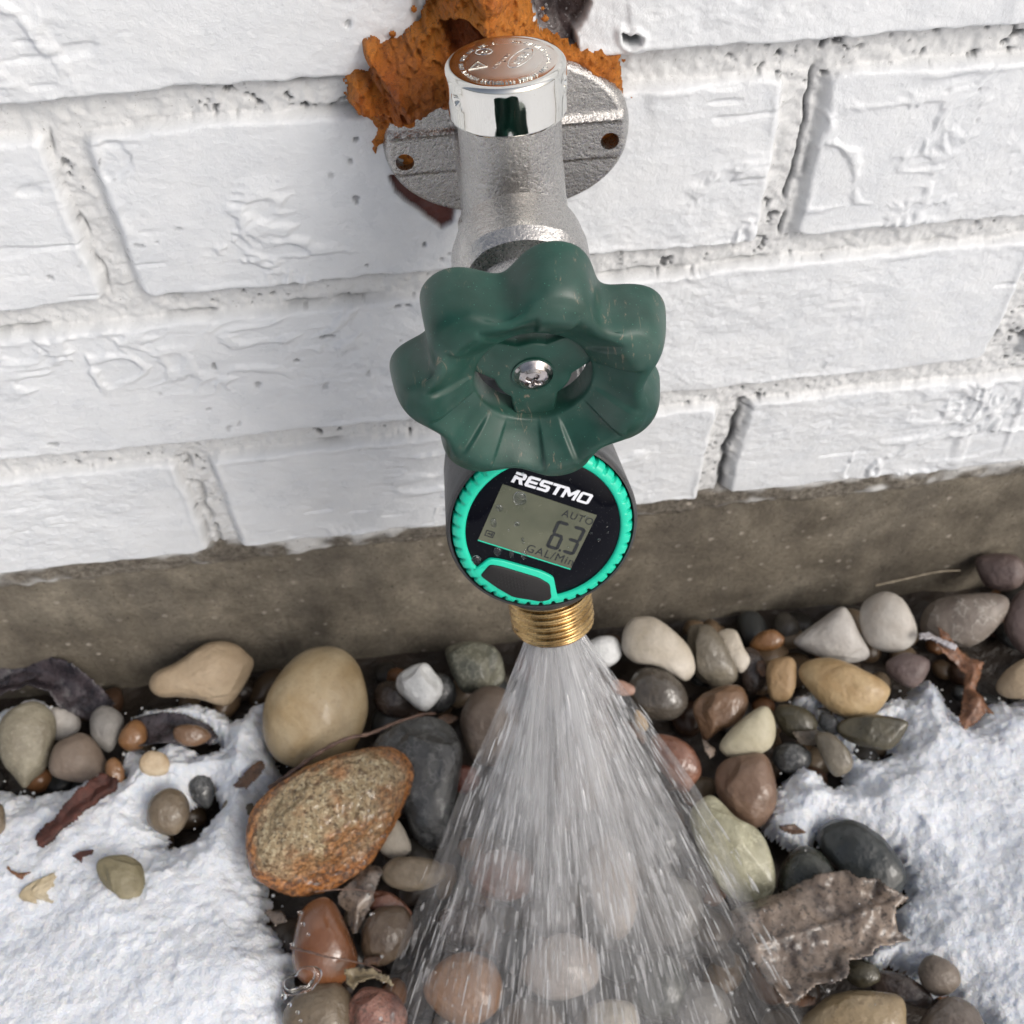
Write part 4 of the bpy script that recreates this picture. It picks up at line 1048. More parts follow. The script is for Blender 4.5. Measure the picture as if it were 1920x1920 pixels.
# under and beside the spray
P_([(905, 1600), (960, 1595), (1000, 1625), (995, 1670), (955, 1690), (905, 1680), (880, 1645)], .012, M_rustb, "reddish-brown pebble seen through the upper part of the spray", seed=27)
P_([(830, 1800), (880, 1785), (925, 1805), (942, 1850), (930, 1900), (880, 1925), (825, 1905), (795, 1855)], .017, m(K(150, 104, 62), K(176, 132, 92), 40, .35, None, 0, None, .0003, .4), "large orange-tan pebble seen through the bottom left of the spray", seed=28)
P_([(1135, 1565), (1175, 1590), (1195, 1660), (1190, 1730), (1158, 1765), (1120, 1725), (1102, 1660), (1105, 1600)], .015, m(K(170, 150, 132), K(205, 190, 175), 40, .35, None, 0, None, .0003, .4), "long pale pinkish pebble seen through the middle of the spray", seed=29)
P_([(1010, 1765), (1070, 1750), (1118, 1782), (1120, 1845), (1060, 1875), (1000, 1862), (975, 1815)], .015, m(K(168, 152, 140), K(206, 194, 184), 50, .35, None, 0, None, .0003, .4), "rounded pale pebble seen through the bottom of the spray", seed=30)
P_([(1190, 1800), (1250, 1790), (1290, 1830), (1285, 1890), (1230, 1915), (1185, 1880)], .012, M_darkgreen, "dark greenish pebble seen through the lower right of the spray", seed=31)
P_([(1290, 1845), (1350, 1850), (1372, 1900), (1340, 1950), (1285, 1945), (1262, 1895)], .012, M_grey, "grey pebble at the bottom edge seen through the right of the spray", seed=32)
P_([(1120, 1880), (1180, 1878), (1200, 1920), (1180, 1965), (1120, 1965), (1100, 1920)], .012, m(K(185, 172, 150), K(210, 200, 182), 50, .35, None, 0, None, .0003, .4), "cream pebble cut by the bottom edge in the middle of the spray", seed=33)
P_([(960, 1880), (1030, 1885), (1060, 1930), (1030, 1975), (965, 1975), (935, 1925)], .012, M_brownoval, "brown-grey pebble cut by the bottom edge left of the middle of the spray", seed=34)
P_([(930, 1480), (1000, 1470), (1040, 1510), (1030, 1570), (970, 1590), (920, 1550)], .008, M_slate, "charcoal pebble seen through the spray beside the reddish-brown one", seed=35)
P_([(1060, 1400), (1120, 1410), (1140, 1460), (1110, 1520), (1050, 1510), (1035, 1450)], .008, M_browngrey, "greyish-brown pebble seen through the narrow upper part of the spray", seed=36)
P_([(1200, 1500), (1260, 1520), (1280, 1580), (1250, 1630), (1200, 1610), (1180, 1550)], .008, M_slate, "dark grey pebble seen through the right edge of the spray", seed=37)
P_([(1220, 1650), (1290, 1650), (1320, 1700), (1300, 1760), (1240, 1770), (1205, 1710)], .008, m(K(96, 92, 86), K(128, 124, 118), 40, .35, None, 0, None, .0003, .4), "mid grey pebble seen through the right of the spray above the dark greenish one", seed=38)
P_([(850, 1690), (910, 1700), (930, 1745), (890, 1780), (840, 1770), (820, 1725)], .010, M_darkbrown, "dark brown pebble seen through the spray above the orange-tan one", seed=39)
P_([(985, 1690), (1050, 1680), (1085, 1710), (1070, 1750), (1010, 1755), (975, 1730)], .009, M_darkbrown, "dark wet pebble seen through the spray above the rounded pale one", seed=40)
# right of the nozzle
P_([(1130, 1192), (1154, 1196), (1166, 1218), (1158, 1240), (1132, 1252), (1105, 1238), (1090, 1216), (1108, 1200)], .012, M_white, "small snow-white pebble just right of the water nozzle", lump=.03, seed=41)
P_([(1200, 1156), (1232, 1160), (1278, 1196), (1298, 1225), (1303, 1258), (1286, 1277), (1260, 1264), (1228, 1248), (1190, 1242), (1168, 1220), (1168, 1185), (1182, 1162)], .018, M_cream, "large smooth cream pebble against the footing right of the nozzle", lump=.02, seed=42)
P_([(1300, 1172), (1332, 1174), (1357, 1205), (1382, 1258), (1372, 1282), (1330, 1286), (1300, 1268), (1288, 1215), (1287, 1182)], .011, M_grbr, "grey-brown angular pebble wedged behind the right end of the large cream one", facets=3, seed=43)
P_([(1364, 1179), (1382, 1184), (1394, 1213), (1407, 1238), (1390, 1262), (1370, 1242), (1350, 1208), (1347, 1186)], .013, M_cream, "small cream pebble with a yellow lower half beside the grey-brown angular one", seed=44)
P_([(1422, 1188), (1450, 1180), (1470, 1196), (1462, 1214), (1432, 1222), (1406, 1212)], .006, M_amberd, "small orange-brown pebble in shadow against the footing", seed=45)
P_([(1215, 1250), (1255, 1260), (1284, 1290), (1290, 1322), (1268, 1347), (1228, 1350), (1192, 1332), (1178, 1292), (1190, 1262)], .010, m(K(70, 62, 52), K(104, 96, 86), 40, .25, None, 0, None, .0003, .5), "glossy dark grey-brown pebble under the large cream one", seed=46)
P_([(1150, 1274), (1168, 1277), (1194, 1291), (1190, 1302), (1160, 1304), (1143, 1291)], .014, M_pink, "small flat pink stone chip beside the spray", facets=3, th=.6, seed=47)
P_([(1192, 1330), (1206, 1340), (1216, 1362), (1204, 1372), (1190, 1352)], .011, M_gold, "tiny yellow chip by the right edge of the spray", seed=48)
P_([(1375, 1284), (1394, 1292), (1403, 1322), (1384, 1356), (1348, 1372), (1322, 1388), (1305, 1352), (1299, 1322), (1318, 1298), (1350, 1286)], .013, M_brown, "amber-brown faceted pebble above and left of the cream ovoid one", facets=3, seed=49)
P_([(1432, 1324), (1450, 1343), (1454, 1380), (1440, 1406), (1402, 1419), (1366, 1419), (1349, 1402), (1360, 1379), (1394, 1346)], .016, m(K(184, 172, 136), K(210, 202, 172), 40, .5), "cream ovoid pebble with a flat base lying on a brown one", lump=.02, seed=50)
P_([(1228, 1376), (1272, 1384), (1302, 1408), (1316, 1444), (1302, 1472), (1278, 1488), (1240, 1445), (1220, 1402)], .011, M_rustb, "wet rusty red-brown pebble with a grey top, touching the spray", seed=51)
P_([(1340, 1435), (1380, 1418), (1432, 1414), (1452, 1455), (1456, 1502), (1436, 1542), (1408, 1552), (1368, 1522), (1342, 1482)], .010, m(K(112, 82, 60), K(152, 120, 96), 40, .38, None, 0, None, .0004, .2), "large matt brown pebble under the cream ovoid one", facets=2, seed=52)
P_([(1452, 1234), (1482, 1232), (1494, 1252), (1491, 1290), (1476, 1314), (1446, 1312), (1437, 1275), (1440, 1245)], .013, m(K(164, 126, 74), K(190, 156, 108), 50, .45), "small upright tan pebble left of the golden potato-shaped one", seed=53)
P_([(1575, 1138), (1594, 1150), (1612, 1188), (1632, 1230), (1602, 1246), (1552, 1236), (1502, 1216), (1489, 1197), (1530, 1168)], .012, M_whitegrey, "pale grey wedge-shaped pebble left of the whitish egg-shaped one", facets=3, lump=.04, seed=54)
P_([(1656, 1109), (1690, 1121), (1713, 1158), (1719, 1195), (1700, 1217), (1665, 1223), (1626, 1206), (1611, 1165), (1620, 1128)], .020, m(K(176, 164, 150), K(226, 222, 214), 30, .5), "whitish egg-shaped pebble against the footing on the right", lump=.02, seed=55)
P_([(1725, 1145), (1770, 1120), (1850, 1112), (1890, 1124), (1882, 1160), (1842, 1202), (1800, 1216), (1750, 1198), (1720, 1175)], .014, m(K(118, 104, 94), K(160, 148, 136), 40, .5, None, 0, K(185, 178, 168)), "long grey-brown angular stone near the right edge against the footing", facets=3, lump=.05, seed=56)
P_([(1920, 1106), (1960, 1120), (1965, 1200), (1925, 1226), (1896, 1205), (1883, 1170), (1894, 1130)], .016, M_purple, "dark reddish-purple pebble cut by the right edge of the photo", seed=57)
P_([(1512, 1240), (1560, 1233), (1620, 1256), (1660, 1280), (1667, 1304), (1632, 1346), (1590, 1346), (1548, 1326), (1515, 1292), (1497, 1262)], .018, M_gold, "golden-yellow potato-shaped pebble at the upper edge of the right snow", lump=.06, seed=58)
P_([(1582, 1350), (1640, 1340), (1700, 1352), (1698, 1376), (1672, 1404), (1625, 1402), (1585, 1386), (1570, 1368)], .017, M_olive, "dark olive flat pebble half set in snow below the golden one", facets=3, seed=59)
P_([(1665, 1238), (1700, 1224), (1742, 1238), (1734, 1272), (1712, 1290), (1682, 1278), (1663, 1258)], .016, M_purple, "dusky pink-brown pebble right of the golden one with snow under it", seed=60)
P_([(1930, 1232), (1965, 1240), (1965, 1300), (1900, 1310), (1868, 1292), (1888, 1256)], .017, M_tan, "tan pebble cut by the right edge just above the snow", seed=61)
P_([(1528, 1378), (1560, 1376), (1592, 1408), (1598, 1440), (1568, 1456), (1545, 1428)], .0175, M_grbr, "grey-brown narrow pebble lying in the left tip of the right snow", seed=62)
P_([(1460, 1322), (1508, 1328), (1532, 1354), (1520, 1386), (1480, 1382), (1455, 1352)], .010, M_olive, "dark olive pebble between the cream ovoid one and the golden one", seed=63)
P_([(1540, 1336), (1566, 1345), (1578, 1368), (1560, 1378), (1536, 1360)], .011, M_slate, "small near-black pebble under the lower side of the golden one", seed=64)
P_([(1335, 1487), (1352, 1500), (1376, 1530), (1420, 1554), (1446, 1600), (1451, 1672), (1405, 1695), (1358, 1675), (1318, 1612), (1298, 1560), (1296, 1520), (1318, 1496)], .018, M_palegreen, "large pale green-yellow stone with a pointed top and a ridge, right of the spray", th=.7, lump=.05, facets=5, seed=65, name="pointed_stone", cat="stone")
P_([(1495, 1588), (1532, 1594), (1562, 1626), (1566, 1672), (1510, 1700), (1462, 1680), (1464, 1628)], .012, M_darkgreen, "dark green-grey rounded pebble above the big dead leaf", seed=66)
P_([(1545, 1545), (1602, 1538), (1662, 1578), (1700, 1640), (1672, 1690), (1610, 1668), (1556, 1615), (1532, 1576)], .012, m(K(38, 44, 46), K(60, 66, 66), 40, .35, None, 0, None, .0004, .3), "large near-black slate pebble running under the right snow", seed=67)
P_([(1522, 1892), (1560, 1864), (1640, 1859), (1690, 1870), (1698, 1912), (1690, 1965), (1600, 1985), (1508, 1965), (1502, 1920)], .016, m(K(150, 126, 84), K(176, 152, 110), 45, .35, K(110, 84, 52), .4, None, .0004, .3), "wet tan-yellow pebble cut by the bottom edge right of the spray", seed=68)
P_([(1742, 1892), (1782, 1868), (1832, 1890), (1850, 1950), (1800, 1985), (1735, 1975), (1722, 1925)], .014, m(K(96, 82, 70), K(120, 106, 94), 45, .25, None, 0, None, .0004, .5), "wet grey-brown pebble at the bottom edge under the corner of the right snow", seed=69)
P_([(1640, 1820), (1700, 1830), (1745, 1862), (1738, 1890), (1690, 1880), (1640, 1862)], .006, M_darkbrown, "dark brown pebble in the gap behind the wet tan-yellow one", seed=70)
P_([(1600, 1800), (1640, 1808), (1650, 1838), (1615, 1852), (1588, 1838), (1585, 1812)], .008, M_olive, "small dark olive pebble below the lower edge of the big dead leaf", seed=71)
P_([(1745, 1790), (1790, 1810), (1800, 1845), (1765, 1868), (1730, 1850), (1722, 1815)], .013, m(K(120, 106, 92), K(142, 128, 114), 50, .4), "taupe pebble partly covered by the lower edge of the right snow", seed=72)
P_([(150, 1620), (178, 1640), (180, 1675), (150, 1700), (105, 1700), (60, 1695), (40, 1680), (62, 1655), (105, 1632)], .0168, m(K(175, 156, 116), K(205, 192, 165), 60, .5), "yellow-tan pebble showing through thin melting snow on the left", th=.5, lump=.30, seed=73)
P_([(186, 1612), (236, 1600), (266, 1624), (273, 1680), (262, 1694), (226, 1692), (205, 1674), (182, 1645)], .0215, m(K(120, 110, 76), K(150, 140, 106), 60, .5), "olive-tan blocky pebble standing out of the left snow", facets=3, seed=74)
P_([(0, 1508), (10, 1530), (8, 1560), (-10, 1575), (-40, 1560), (-40, 1515)], .021, M_taupe, "brown pebble just showing at the left edge in the snow", seed=75)
P_([(100, 1326), (140, 1336), (152, 1362), (130, 1384), (100, 1386), (90, 1352)], .004, M_whitegrey, "pale icy pebble down between the grey-green and the upright grey pebbles", seed=76)
P_([(1395, 1215), (1425, 1225), (1440, 1265), (1420, 1300), (1395, 1290), (1385, 1250)], .003, M_darkbrown, "dark brown pebble deep in the gap left of the small upright tan one", seed=77)
P_([(1455, 1400), (1490, 1392), (1520, 1412), (1515, 1440), (1475, 1450), (1450, 1430)], .008, M_slate, "dark grey pebble at the very tip of the right snow beside the matt brown one", seed=78)
P_([(425, 1500), (460, 1490), (480, 1520), (470, 1560), (435, 1560), (415, 1530)], .006, M_grbr, "grey-brown pebble under the snow beside the granite stone", seed=79)
P_([(440, 1880), (1,1), (1,1)], .0, M_grbr, "x") if False else None
P_([(1830, 1045), (1900, 1040), (1925, 1070), (1905, 1104), (1850, 1100)], .018, M_purple, "dark reddish pebble at the right edge jammed against the footing", seed=80)
P_([(1000, 1215), (1060, 1225), (1075, 1262), (1040, 1290), (985, 1280), (965, 1245)], .006, M_red, "dark red-brown pebble against the footing behind the top of the spray", seed=81)
P_([(1100, 1250), (1150, 1262), (1160, 1300), (1130, 1330), (1085, 1315), (1075, 1275)], .005, M_darkbrown, "dark brown pebble behind the pink chip at the edge of the spray", seed=82)

# ------------------------------------------------------------------ snow
def build_snow():
    zs_ = .0165
    A1 = gpx([(-90, 1345), (0, 1312), (30, 1300), (62, 1296), (96, 1310), (88, 1322), (50, 1325), (20, 1345), (0, 1365), (-90, 1400)], zs_)
    A2 = gpx([(222, 1328), (255, 1316), (300, 1308), (350, 1308), (400, 1318), (425, 1332), (448, 1330), (472, 1300), (500, 1282), (508, 1300), (492, 1345), (497, 1388), (515, 1430), (498, 1452), (478, 1478), (470, 1510), (464, 1545), (466, 1600), (478, 1645), (488, 1680),
              (478, 1712), (500, 1735), (522, 1762), (545, 1768), (560, 1790), (532, 1800), (525, 1830), (528, 1850), (520, 1880), (532, 1905), (528, 1960), (515, 2150), (-700, 2150), (-700, 1430), (-200, 1455), (20, 1470), (50, 1480), (90, 1466), (130, 1462), (165, 1440), (175, 1425), (200, 1440), (222, 1438), (225, 1418), (215, 1400), (235, 1378), (262, 1400), (276, 1398), (300, 1388), (310, 1370), (330, 1388), (360, 1400), (400, 1392), (408, 1372), (390, 1355), (350, 1340), (300, 1336), (255, 1340), (235, 1342)], zs_)
    H1 = gpx([(352, 1455), (385, 1448), (402, 1470), (402, 1505), (372, 1532), (352, 1560), (338, 1575), (300, 1576), (276, 1566), (290, 1558), (278, 1530), (288, 1500), (312, 1482), (342, 1478)], zs_)
    Rr = gpx([(1462, 1470), (1492, 1440), (1512, 1425), (1535, 1432), (1550, 1450), (1575, 1470), (1605, 1455), (1602, 1425), (1590, 1402), (1622, 1402), (1660, 1412), (1685, 1395), (1702, 1360), (1690, 1335), (1655, 1338), (1640, 1350), (1630, 1335), (1662, 1305), (1690, 1298), (1715, 1290), (1728, 1268), (1752, 1262), (1772, 1285), (1800, 1325), (1830, 1340), (1850, 1310), (1870, 1298), (1900, 1300), (1960, 1285), (2300, 1230), (2300, 2150), (1990, 2060), (1935, 1938), (1880, 1896), (1835, 1872), (1812, 1852), (1780, 1835), (1748, 1822), (1715, 1800), (1690, 1782), (1652, 1790), (1640, 1775), (1690, 1750), (1712, 1720), (1705, 1696), (1722, 1655), (1715, 1610), (1690, 1575), (1655, 1560), (1625, 1545), (1595, 1538), (1560, 1535), (1535, 1548), (1520, 1575), (1505, 1560), (1470, 1545), (1450, 1530), (1458, 1500)], zs_)
    Rr2 = gpx([(1575, 1296), (1520, 1290), (1540, 1320), (1585, 1350), (1600, 1380), (1560, 1370), (1530, 1330), (1500, 1310)], .008)
    xs = np.arange(-.30, .56, .0009); ys = np.arange(-.36, -.004, .0009)
    X, Y = np.meshgrid(xs, ys, indexing='ij')
    s = np.maximum(np.maximum(sdpoly(X, Y, A1), np.minimum(sdpoly(X, Y, A2), -sdpoly(X, Y, H1))), sdpoly(X, Y, Rr))
    s = np.maximum(s, np.minimum(sdpoly(X, Y, Rr2), .001))
    out = np.maximum(np.maximum(-(X+.19), X-.40), -(Y+.30))
    s = np.where((Y < -.03) & (np.abs(X-.11) > .04), np.maximum(s, out*1.0), s)
    rag = .0034*fbm(X*130, Y*160, 0, 90, 4)+.0012*fbm(X*700, Y*700, 0, 91, 2)
    s = s+rag
    e = np.clip(s/.014, 0, 1)**.62
    Z = .0045+e*(.0128+.0052*fbm(X*34, Y*34, 0, 92, 3))+.0032*smooth(0.002, .05, s)
    Z = Z+(.0009*fbm(X*150, Y*150, 0, 93, 3)+.0007*fbm(X*560, Y*560, 0, 94, 3, .7))+.0012
    # clumpy crumbs
    Z = Z+.0011*np.clip(fbm(X*330, Y*330, 4, 96, 2, ridged=False), 0, 1)
    Z = np.where(s < 0, .0035+s*3, Z)
    V = np.stack([X+.0006*vnoise(X*900, Y*900, 0, 97), Y+.0006*vnoise(X*900, Y*900, 0, 98), Z], -1).reshape(-1, 3)
    F = grid_faces(len(xs), len(ys)); kf = (s > -.0022).ravel()[F].all(1); F = F[kf]
    used = np.unique(F); mp = -np.ones(len(V), int); mp[used] = np.arange(len(used))
    me = mesh_np("snow", V[used], F4=mp[F])
    # loose crumbs scattered along the edges, same snow
    rng = np.random.RandomState(3)
    cand = np.argwhere((s > -.006) & (s < .004)); cand = cand[rng.choice(len(cand), 500)]
    V0, F0 = icosph(2); Vs = [V[used]]; Fs = []; n = len(used)
    for i, j in cand:
        r = rng.uniform(.0003, .0008); P = V0*r*rng.uniform(.7, 1.2, 3)+np.array([X[i, j], Y[i, j], max(Z[i, j], .004 + .002*rng.rand())+rng.uniform(-.0002, .0006)])
        Vs.append(P); Fs.append(F0+n); n += len(P)
    me = mesh_np("snow", np.concatenate(Vs), F4=mp[F], F3=np.concatenate(Fs))
    t = NT("snow"); n1 = t.noise(900, 4, .65); n2 = t.noise(230, 4, .6); v = t.voro(1300)
    t.set(Base_Color=t.mix(t.ramp(n2, [(.35, 0.0), (.6, 1.0)]), (.68, .73, .81, 1), (.79, .815, .86, 1)), Roughness=.55, Subsurface_Weight=.45, Subsurface_Radius=(.0022, .0028, .004), Subsurface_Scale=1.0,
          Normal=t.bump(n1, .0011, .8, t.bump(v, .0007, .5)), Specular_IOR_Level=.4)
    link("snow", me, t.m, None, "patches of granular melting snow lying over the pebbles on both sides", "snow", None, "stuff")
build_snow()
# ------------------------------------------------------------------ leaves, bark, twigs
def leaf(poly, z, mat, label, curl=.006, seed=0, th=.0005, tilt=(0, 0), name="dead_leaf", cat="leaf", ridge=None, step=.0007, crinkle=.0022):
    P = np.array(gpx(poly, z)); c = P.mean(0)
    x0, y0 = P.min(0); x1, y1 = P.max(0)
    xs = np.arange(x0-.002, x1+.002, step); ys = np.arange(y0-.002, y1+.002, step)
    X, Y = np.meshgrid(xs, ys, indexing='ij')
    s = sdpoly(X, Y, P)+.0004*fbm(X*500, Y*500, 0, 100+seed, 3)
    w = max(x1-x0, y1-y0)
    Z = crinkle*fbm(X*80, Y*80, seed, 101, 4)+crinkle*.18*fbm(X*400, Y*400, seed, 102, 2)
    Z = Z+curl*smooth(.006, 0, s)*fbm(X*45, Y*45, seed, 103, 2)*1.4+tilt[0]*(X-c[0])+tilt[1]*(Y-c[1])
    if ridge:
        A, B = np.array(gpx(ridge, z)); d = (B-A)/np.linalg.norm(B-A)
        q = np.abs((X-A[0])*(-d[1])+(Y-A[1])*d[0]); Z = Z+.0018*np.exp(-q/.002)
    V = np.stack([X-c[0], Y-c[1], Z], -1).reshape(-1, 3); F = grid_faces(len(xs), len(ys))
    kf = (s > 0).ravel()[F].all(1); F = F[kf]; used = np.unique(F); mp = -np.ones(len(V), int); mp[used] = np.arange(len(used))
    me = mesh_np(name, V[used], F4=mp[F]); r = eval_mods(me, [('SOLIDIFY', dict(thickness=th, offset=0))])
    r.polygons.foreach_set('use_smooth', np.ones(len(r.polygons), bool))
    return link(name, r, mat, None, label, cat, None, None, (float(c[0]), float(c[1]), z))
def leafmat(a, b, sp, rough=.45, sc=90, coat=0.0):
    t = NT("dead leaf"); n1 = t.noise(sc, 5, .6); n2 = t.noise(sc*6, 4, .7)
    c = t.mix(t.ramp(n1, [(.35, 0.0), (.65, 1.0)]), a, b); c = t.mix(t.ramp(n2, [(.50, 0.0), (.62, .8)]), c, sp)
    t.set(Base_Color=c, Roughness=t.ramp(n1, [(.3, rough-.12), (.7, rough+.1)]), Normal=t.bump(n2, .0005, .8, t.bump(n1, .001, .5)), Coat_Weight=coat, Coat_Roughness=.1); return t.m
L_grey = leafmat(lin(62, 52, 47, 1.0), lin(138, 122, 108, 1.0), lin(40, 34, 32), .35, 75, .5)
L_brown = leafmat(lin(92, 58, 38, 1.1), lin(140, 100, 74, 1.1), lin(66, 42, 30), .4, 110, .2)
L_purple = leafmat(lin(30, 28, 34, 1.1), lin(70, 62, 66, 1.1), lin(22, 20, 24), .3, 120, .3)
L_bark = leafmat(lin(54, 26, 20, 1.0), lin(92, 50, 40, 1.0), lin(48, 24, 20), .6, 200, 0)
leaf([(1372, 1700), (1400, 1688), (1440, 1674), (1472, 1668), (1490, 1655), (1530, 1640), (1560, 1638), (1586, 1630), (1600, 1652), (1622, 1654), (1640, 1650), (1654, 1672), (1682, 1682), (1708, 1692), (1690, 1700), (1676, 1712), (1684, 1742), (1712, 1762), (1678, 1772), (1640, 1782), (1636, 1796), (1592, 1804), (1588, 1838), (1560, 1850), (1530, 1852), (1500, 1880), (1470, 1890), (1436, 1850), (1410, 1800), (1385, 1750)], .0265, L_grey, "big crumpled grey-brown dead leaf between the spray and the right snow", curl=.007, seed=1, ridge=[(1400, 1780), (1690, 1690)], crinkle=.0035)
leaf([(1752, 1176), (1776, 1188), (1800, 1215), (1828, 1228), (1850, 1234), (1842, 1268), (1834, 1285), (1852, 1300), (1872, 1335), (1856, 1330), (1840, 1346), (1818, 1356), (1804, 1342), (1808, 1300), (1812, 1258), (1790, 1240), (1762, 1226), (1728, 1196), (1745, 1198), (1760, 1200)], .024, L_brown, "curled rust-brown dead leaf at the top edge of the right snow", curl=.007, seed=2, crinkle=.003)
leaf([(1722, 1190), (1742, 1188), (1795, 1212), (1790, 1224), (1745, 1202), (1720, 1202)], .0275, leafmat(lin(150, 146, 150), lin(190, 188, 194), lin(120, 110, 104), .3, 100, .4), "thin pale frosted sliver lying on the curled rust-brown leaf", curl=.002, seed=8, name="ice_sliver", cat="ice", crinkle=.001, th=.0012)
leaf([(-60, 1262), (0, 1252), (60, 1243), (110, 1250), (160, 1268), (196, 1292), (218, 1320), (206, 1352), (178, 1345), (150, 1338), (110, 1330), (96, 1308), (60, 1298), (0, 1312), (-60, 1335)], .010, L_purple, "dark purple-black dead leaf arching against the footing at the left edge", curl=.008, seed=3, tilt=(0, .25), crinkle=.0022)
leaf([(244, 1344), (300, 1336), (350, 1342), (395, 1356), (410, 1378), (395, 1392), (350, 1394), (300, 1396), (262, 1404), (246, 1382)], .0105, L_purple, "dark wet leaf in the gap of the snow behind the small amber pebble", curl=.003, seed=4)
leaf([(205, 1452), (222, 1462), (218, 1480), (190, 1500), (165, 1520), (150, 1540), (118, 1556), (95, 1580), (75, 1592), (68, 1570), (85, 1546), (110, 1530), (130, 1505), (160, 1480), (185, 1455)], .0225, L_bark, "strip of dark red bark lying across the left snow", curl=.002, seed=5, name="bark_strip", cat="bark", th=.003, crinkle=.003)
leaf([(15, 1622), (22, 1632), (34, 1637), (48, 1633), (60, 1634), (48, 1640), (42, 1650), (36, 1648), (24, 1640), (14, 1630)], .0235, L_brown, "tiny curled orange-brown leaf stalk lying on the left snow", curl=.003, seed=6, step=.0003, crinkle=.0012)
leaf([(136, 1606), (150, 1596), (178, 1592), (172, 1602), (156, 1606), (154, 1618)], .0225, L_bark, "tiny dark red bark crumb on the snow above the buried yellow-tan pebble", curl=.001, seed=7, step=.0003, name="bark_crumb", cat="bark", th=.0012)
leaf([(690, 1616), (716, 1622), (720, 1638), (706, 1662), (700, 1690), (684, 1715), (664, 1750), (652, 1738), (646, 1705), (628, 1690), (632, 1668), (660, 1645)], .017, L_grey, "grey curled dead leaf beside the granite stone above the olive-brown pebble", curl=.005, seed=9, tilt=(.2, 0), crinkle=.002)
leaf([(644, 1818), (672, 1818), (705, 1822), (732, 1836), (748, 1860), (728, 1852), (702, 1842), (676, 1848), (664, 1866), (652, 1850)], .025, leafmat(lin(110, 98, 76), lin(150, 136, 108), lin(70, 60, 46), .4, 100, .2), "curled olive-grey dead leaf over the pink and black banded stone", curl=.006, seed=10, crinkle=.0018)
leaf([(1480, 1372), (1530, 1366), (1562, 1385), (1590, 1412), (1572, 1425), (1540, 1402), (1500, 1398)], .0135, leafmat(lin(58, 52, 44), lin(92, 82, 70), lin(40, 36, 32), .45), "dull brown leaf scrap under the olive pebbles near the right snow", curl=.003, seed=11)
def twig(pts, z0, rad, label, mat, name="twig"):
    P = [on_plane(u, v, 2, z) for (u, v, z) in pts]; P = np.array(P); o = P[0].copy()
    Q = []
    n = len(P)
    for i in range(n-1):
        a, b, c, d = P[max(i-1, 0)], P[i], P[i+1], P[min(i+2, n-1)]
        for k in range(8):
            u = k/8; Q.append(.5*((2*b)+(-a+c)*u+(2*a-5*b+4*c-d)*u*u+(-a+3*b-3*c+d)*u**3))
    Q.append(P[-1]); Q = np.array(Q); mbt = MB(); V = []; ns = 10
    for i, p in enumerate(Q):
        tn = Q[min(i+1, len(Q)-1)]-Q[max(i-1, 0)]; tn /= np.linalg.norm(tn); s = np.cross(tn, [0, 0, 1.]); s /= np.linalg.norm(s); u_ = np.cross(s, tn)
        r = rad*(1-.5*i/len(Q))*(1+.2*math.sin(i*1.7))
        for k in range(ns):
            a = 2*math.pi*k/ns; V.append(p-o+(s*math.cos(a)+u_*math.sin(a))*r)
    m_ = len(Q); Pp = [(i*ns+k, i*ns+(k+1) % ns, (i+1)*ns+(k+1) % ns, (i+1)*ns+k) for i in range(m_-1) for k in range(ns)]
    Pp.append(tuple(range(ns))); Pp.append(tuple((m_-1)*ns+k for k in range(ns)))
    me = mesh_np(name, np.array(V), polys=Pp); fix_normals(me); link(name, me, mat, None, label, "twig", None, None, tuple(float(x) for x in o))
TW = leafmat(lin(92, 70, 60), lin(128, 104, 92), lin(60, 46, 40), .5, 200)
twig([(505, 1478, .020), (545, 1450, .026), (600, 1410, .036), (650, 1385, .040), (692, 1376, .036), (740, 1356, .030), (790, 1340, .022), (815, 1338, .014)], 0, .0011, "thin brown twig running from the granite stone over the yellow egg-shaped pebble", TW)
twig([(545, 1777, .030), (580, 1785, .0365), (612, 1794, .0375), (650, 1800, .035), (690, 1810, .024), (715, 1822, .020)], 0, .00045, "hair-thin stem lying across the glossy orange pebble", TW)
twig([(590, 1672, .034), (630, 1668, .030), (670, 1668, .028), (710, 1676, .024)], 0, .0003, "hair-thin stem crossing the grey curled leaf", TW)
twig([(1640, 1098, .016), (1700, 1085, .020), (1760, 1072, .022), (1800, 1070, .016)], 0, .0006, "dry grass stem lying against the footing above the whitish egg-shaped pebble", leafmat(lin(130, 118, 100), lin(160, 150, 132), lin(100, 88, 74), .6, 200), name="grass_stem")

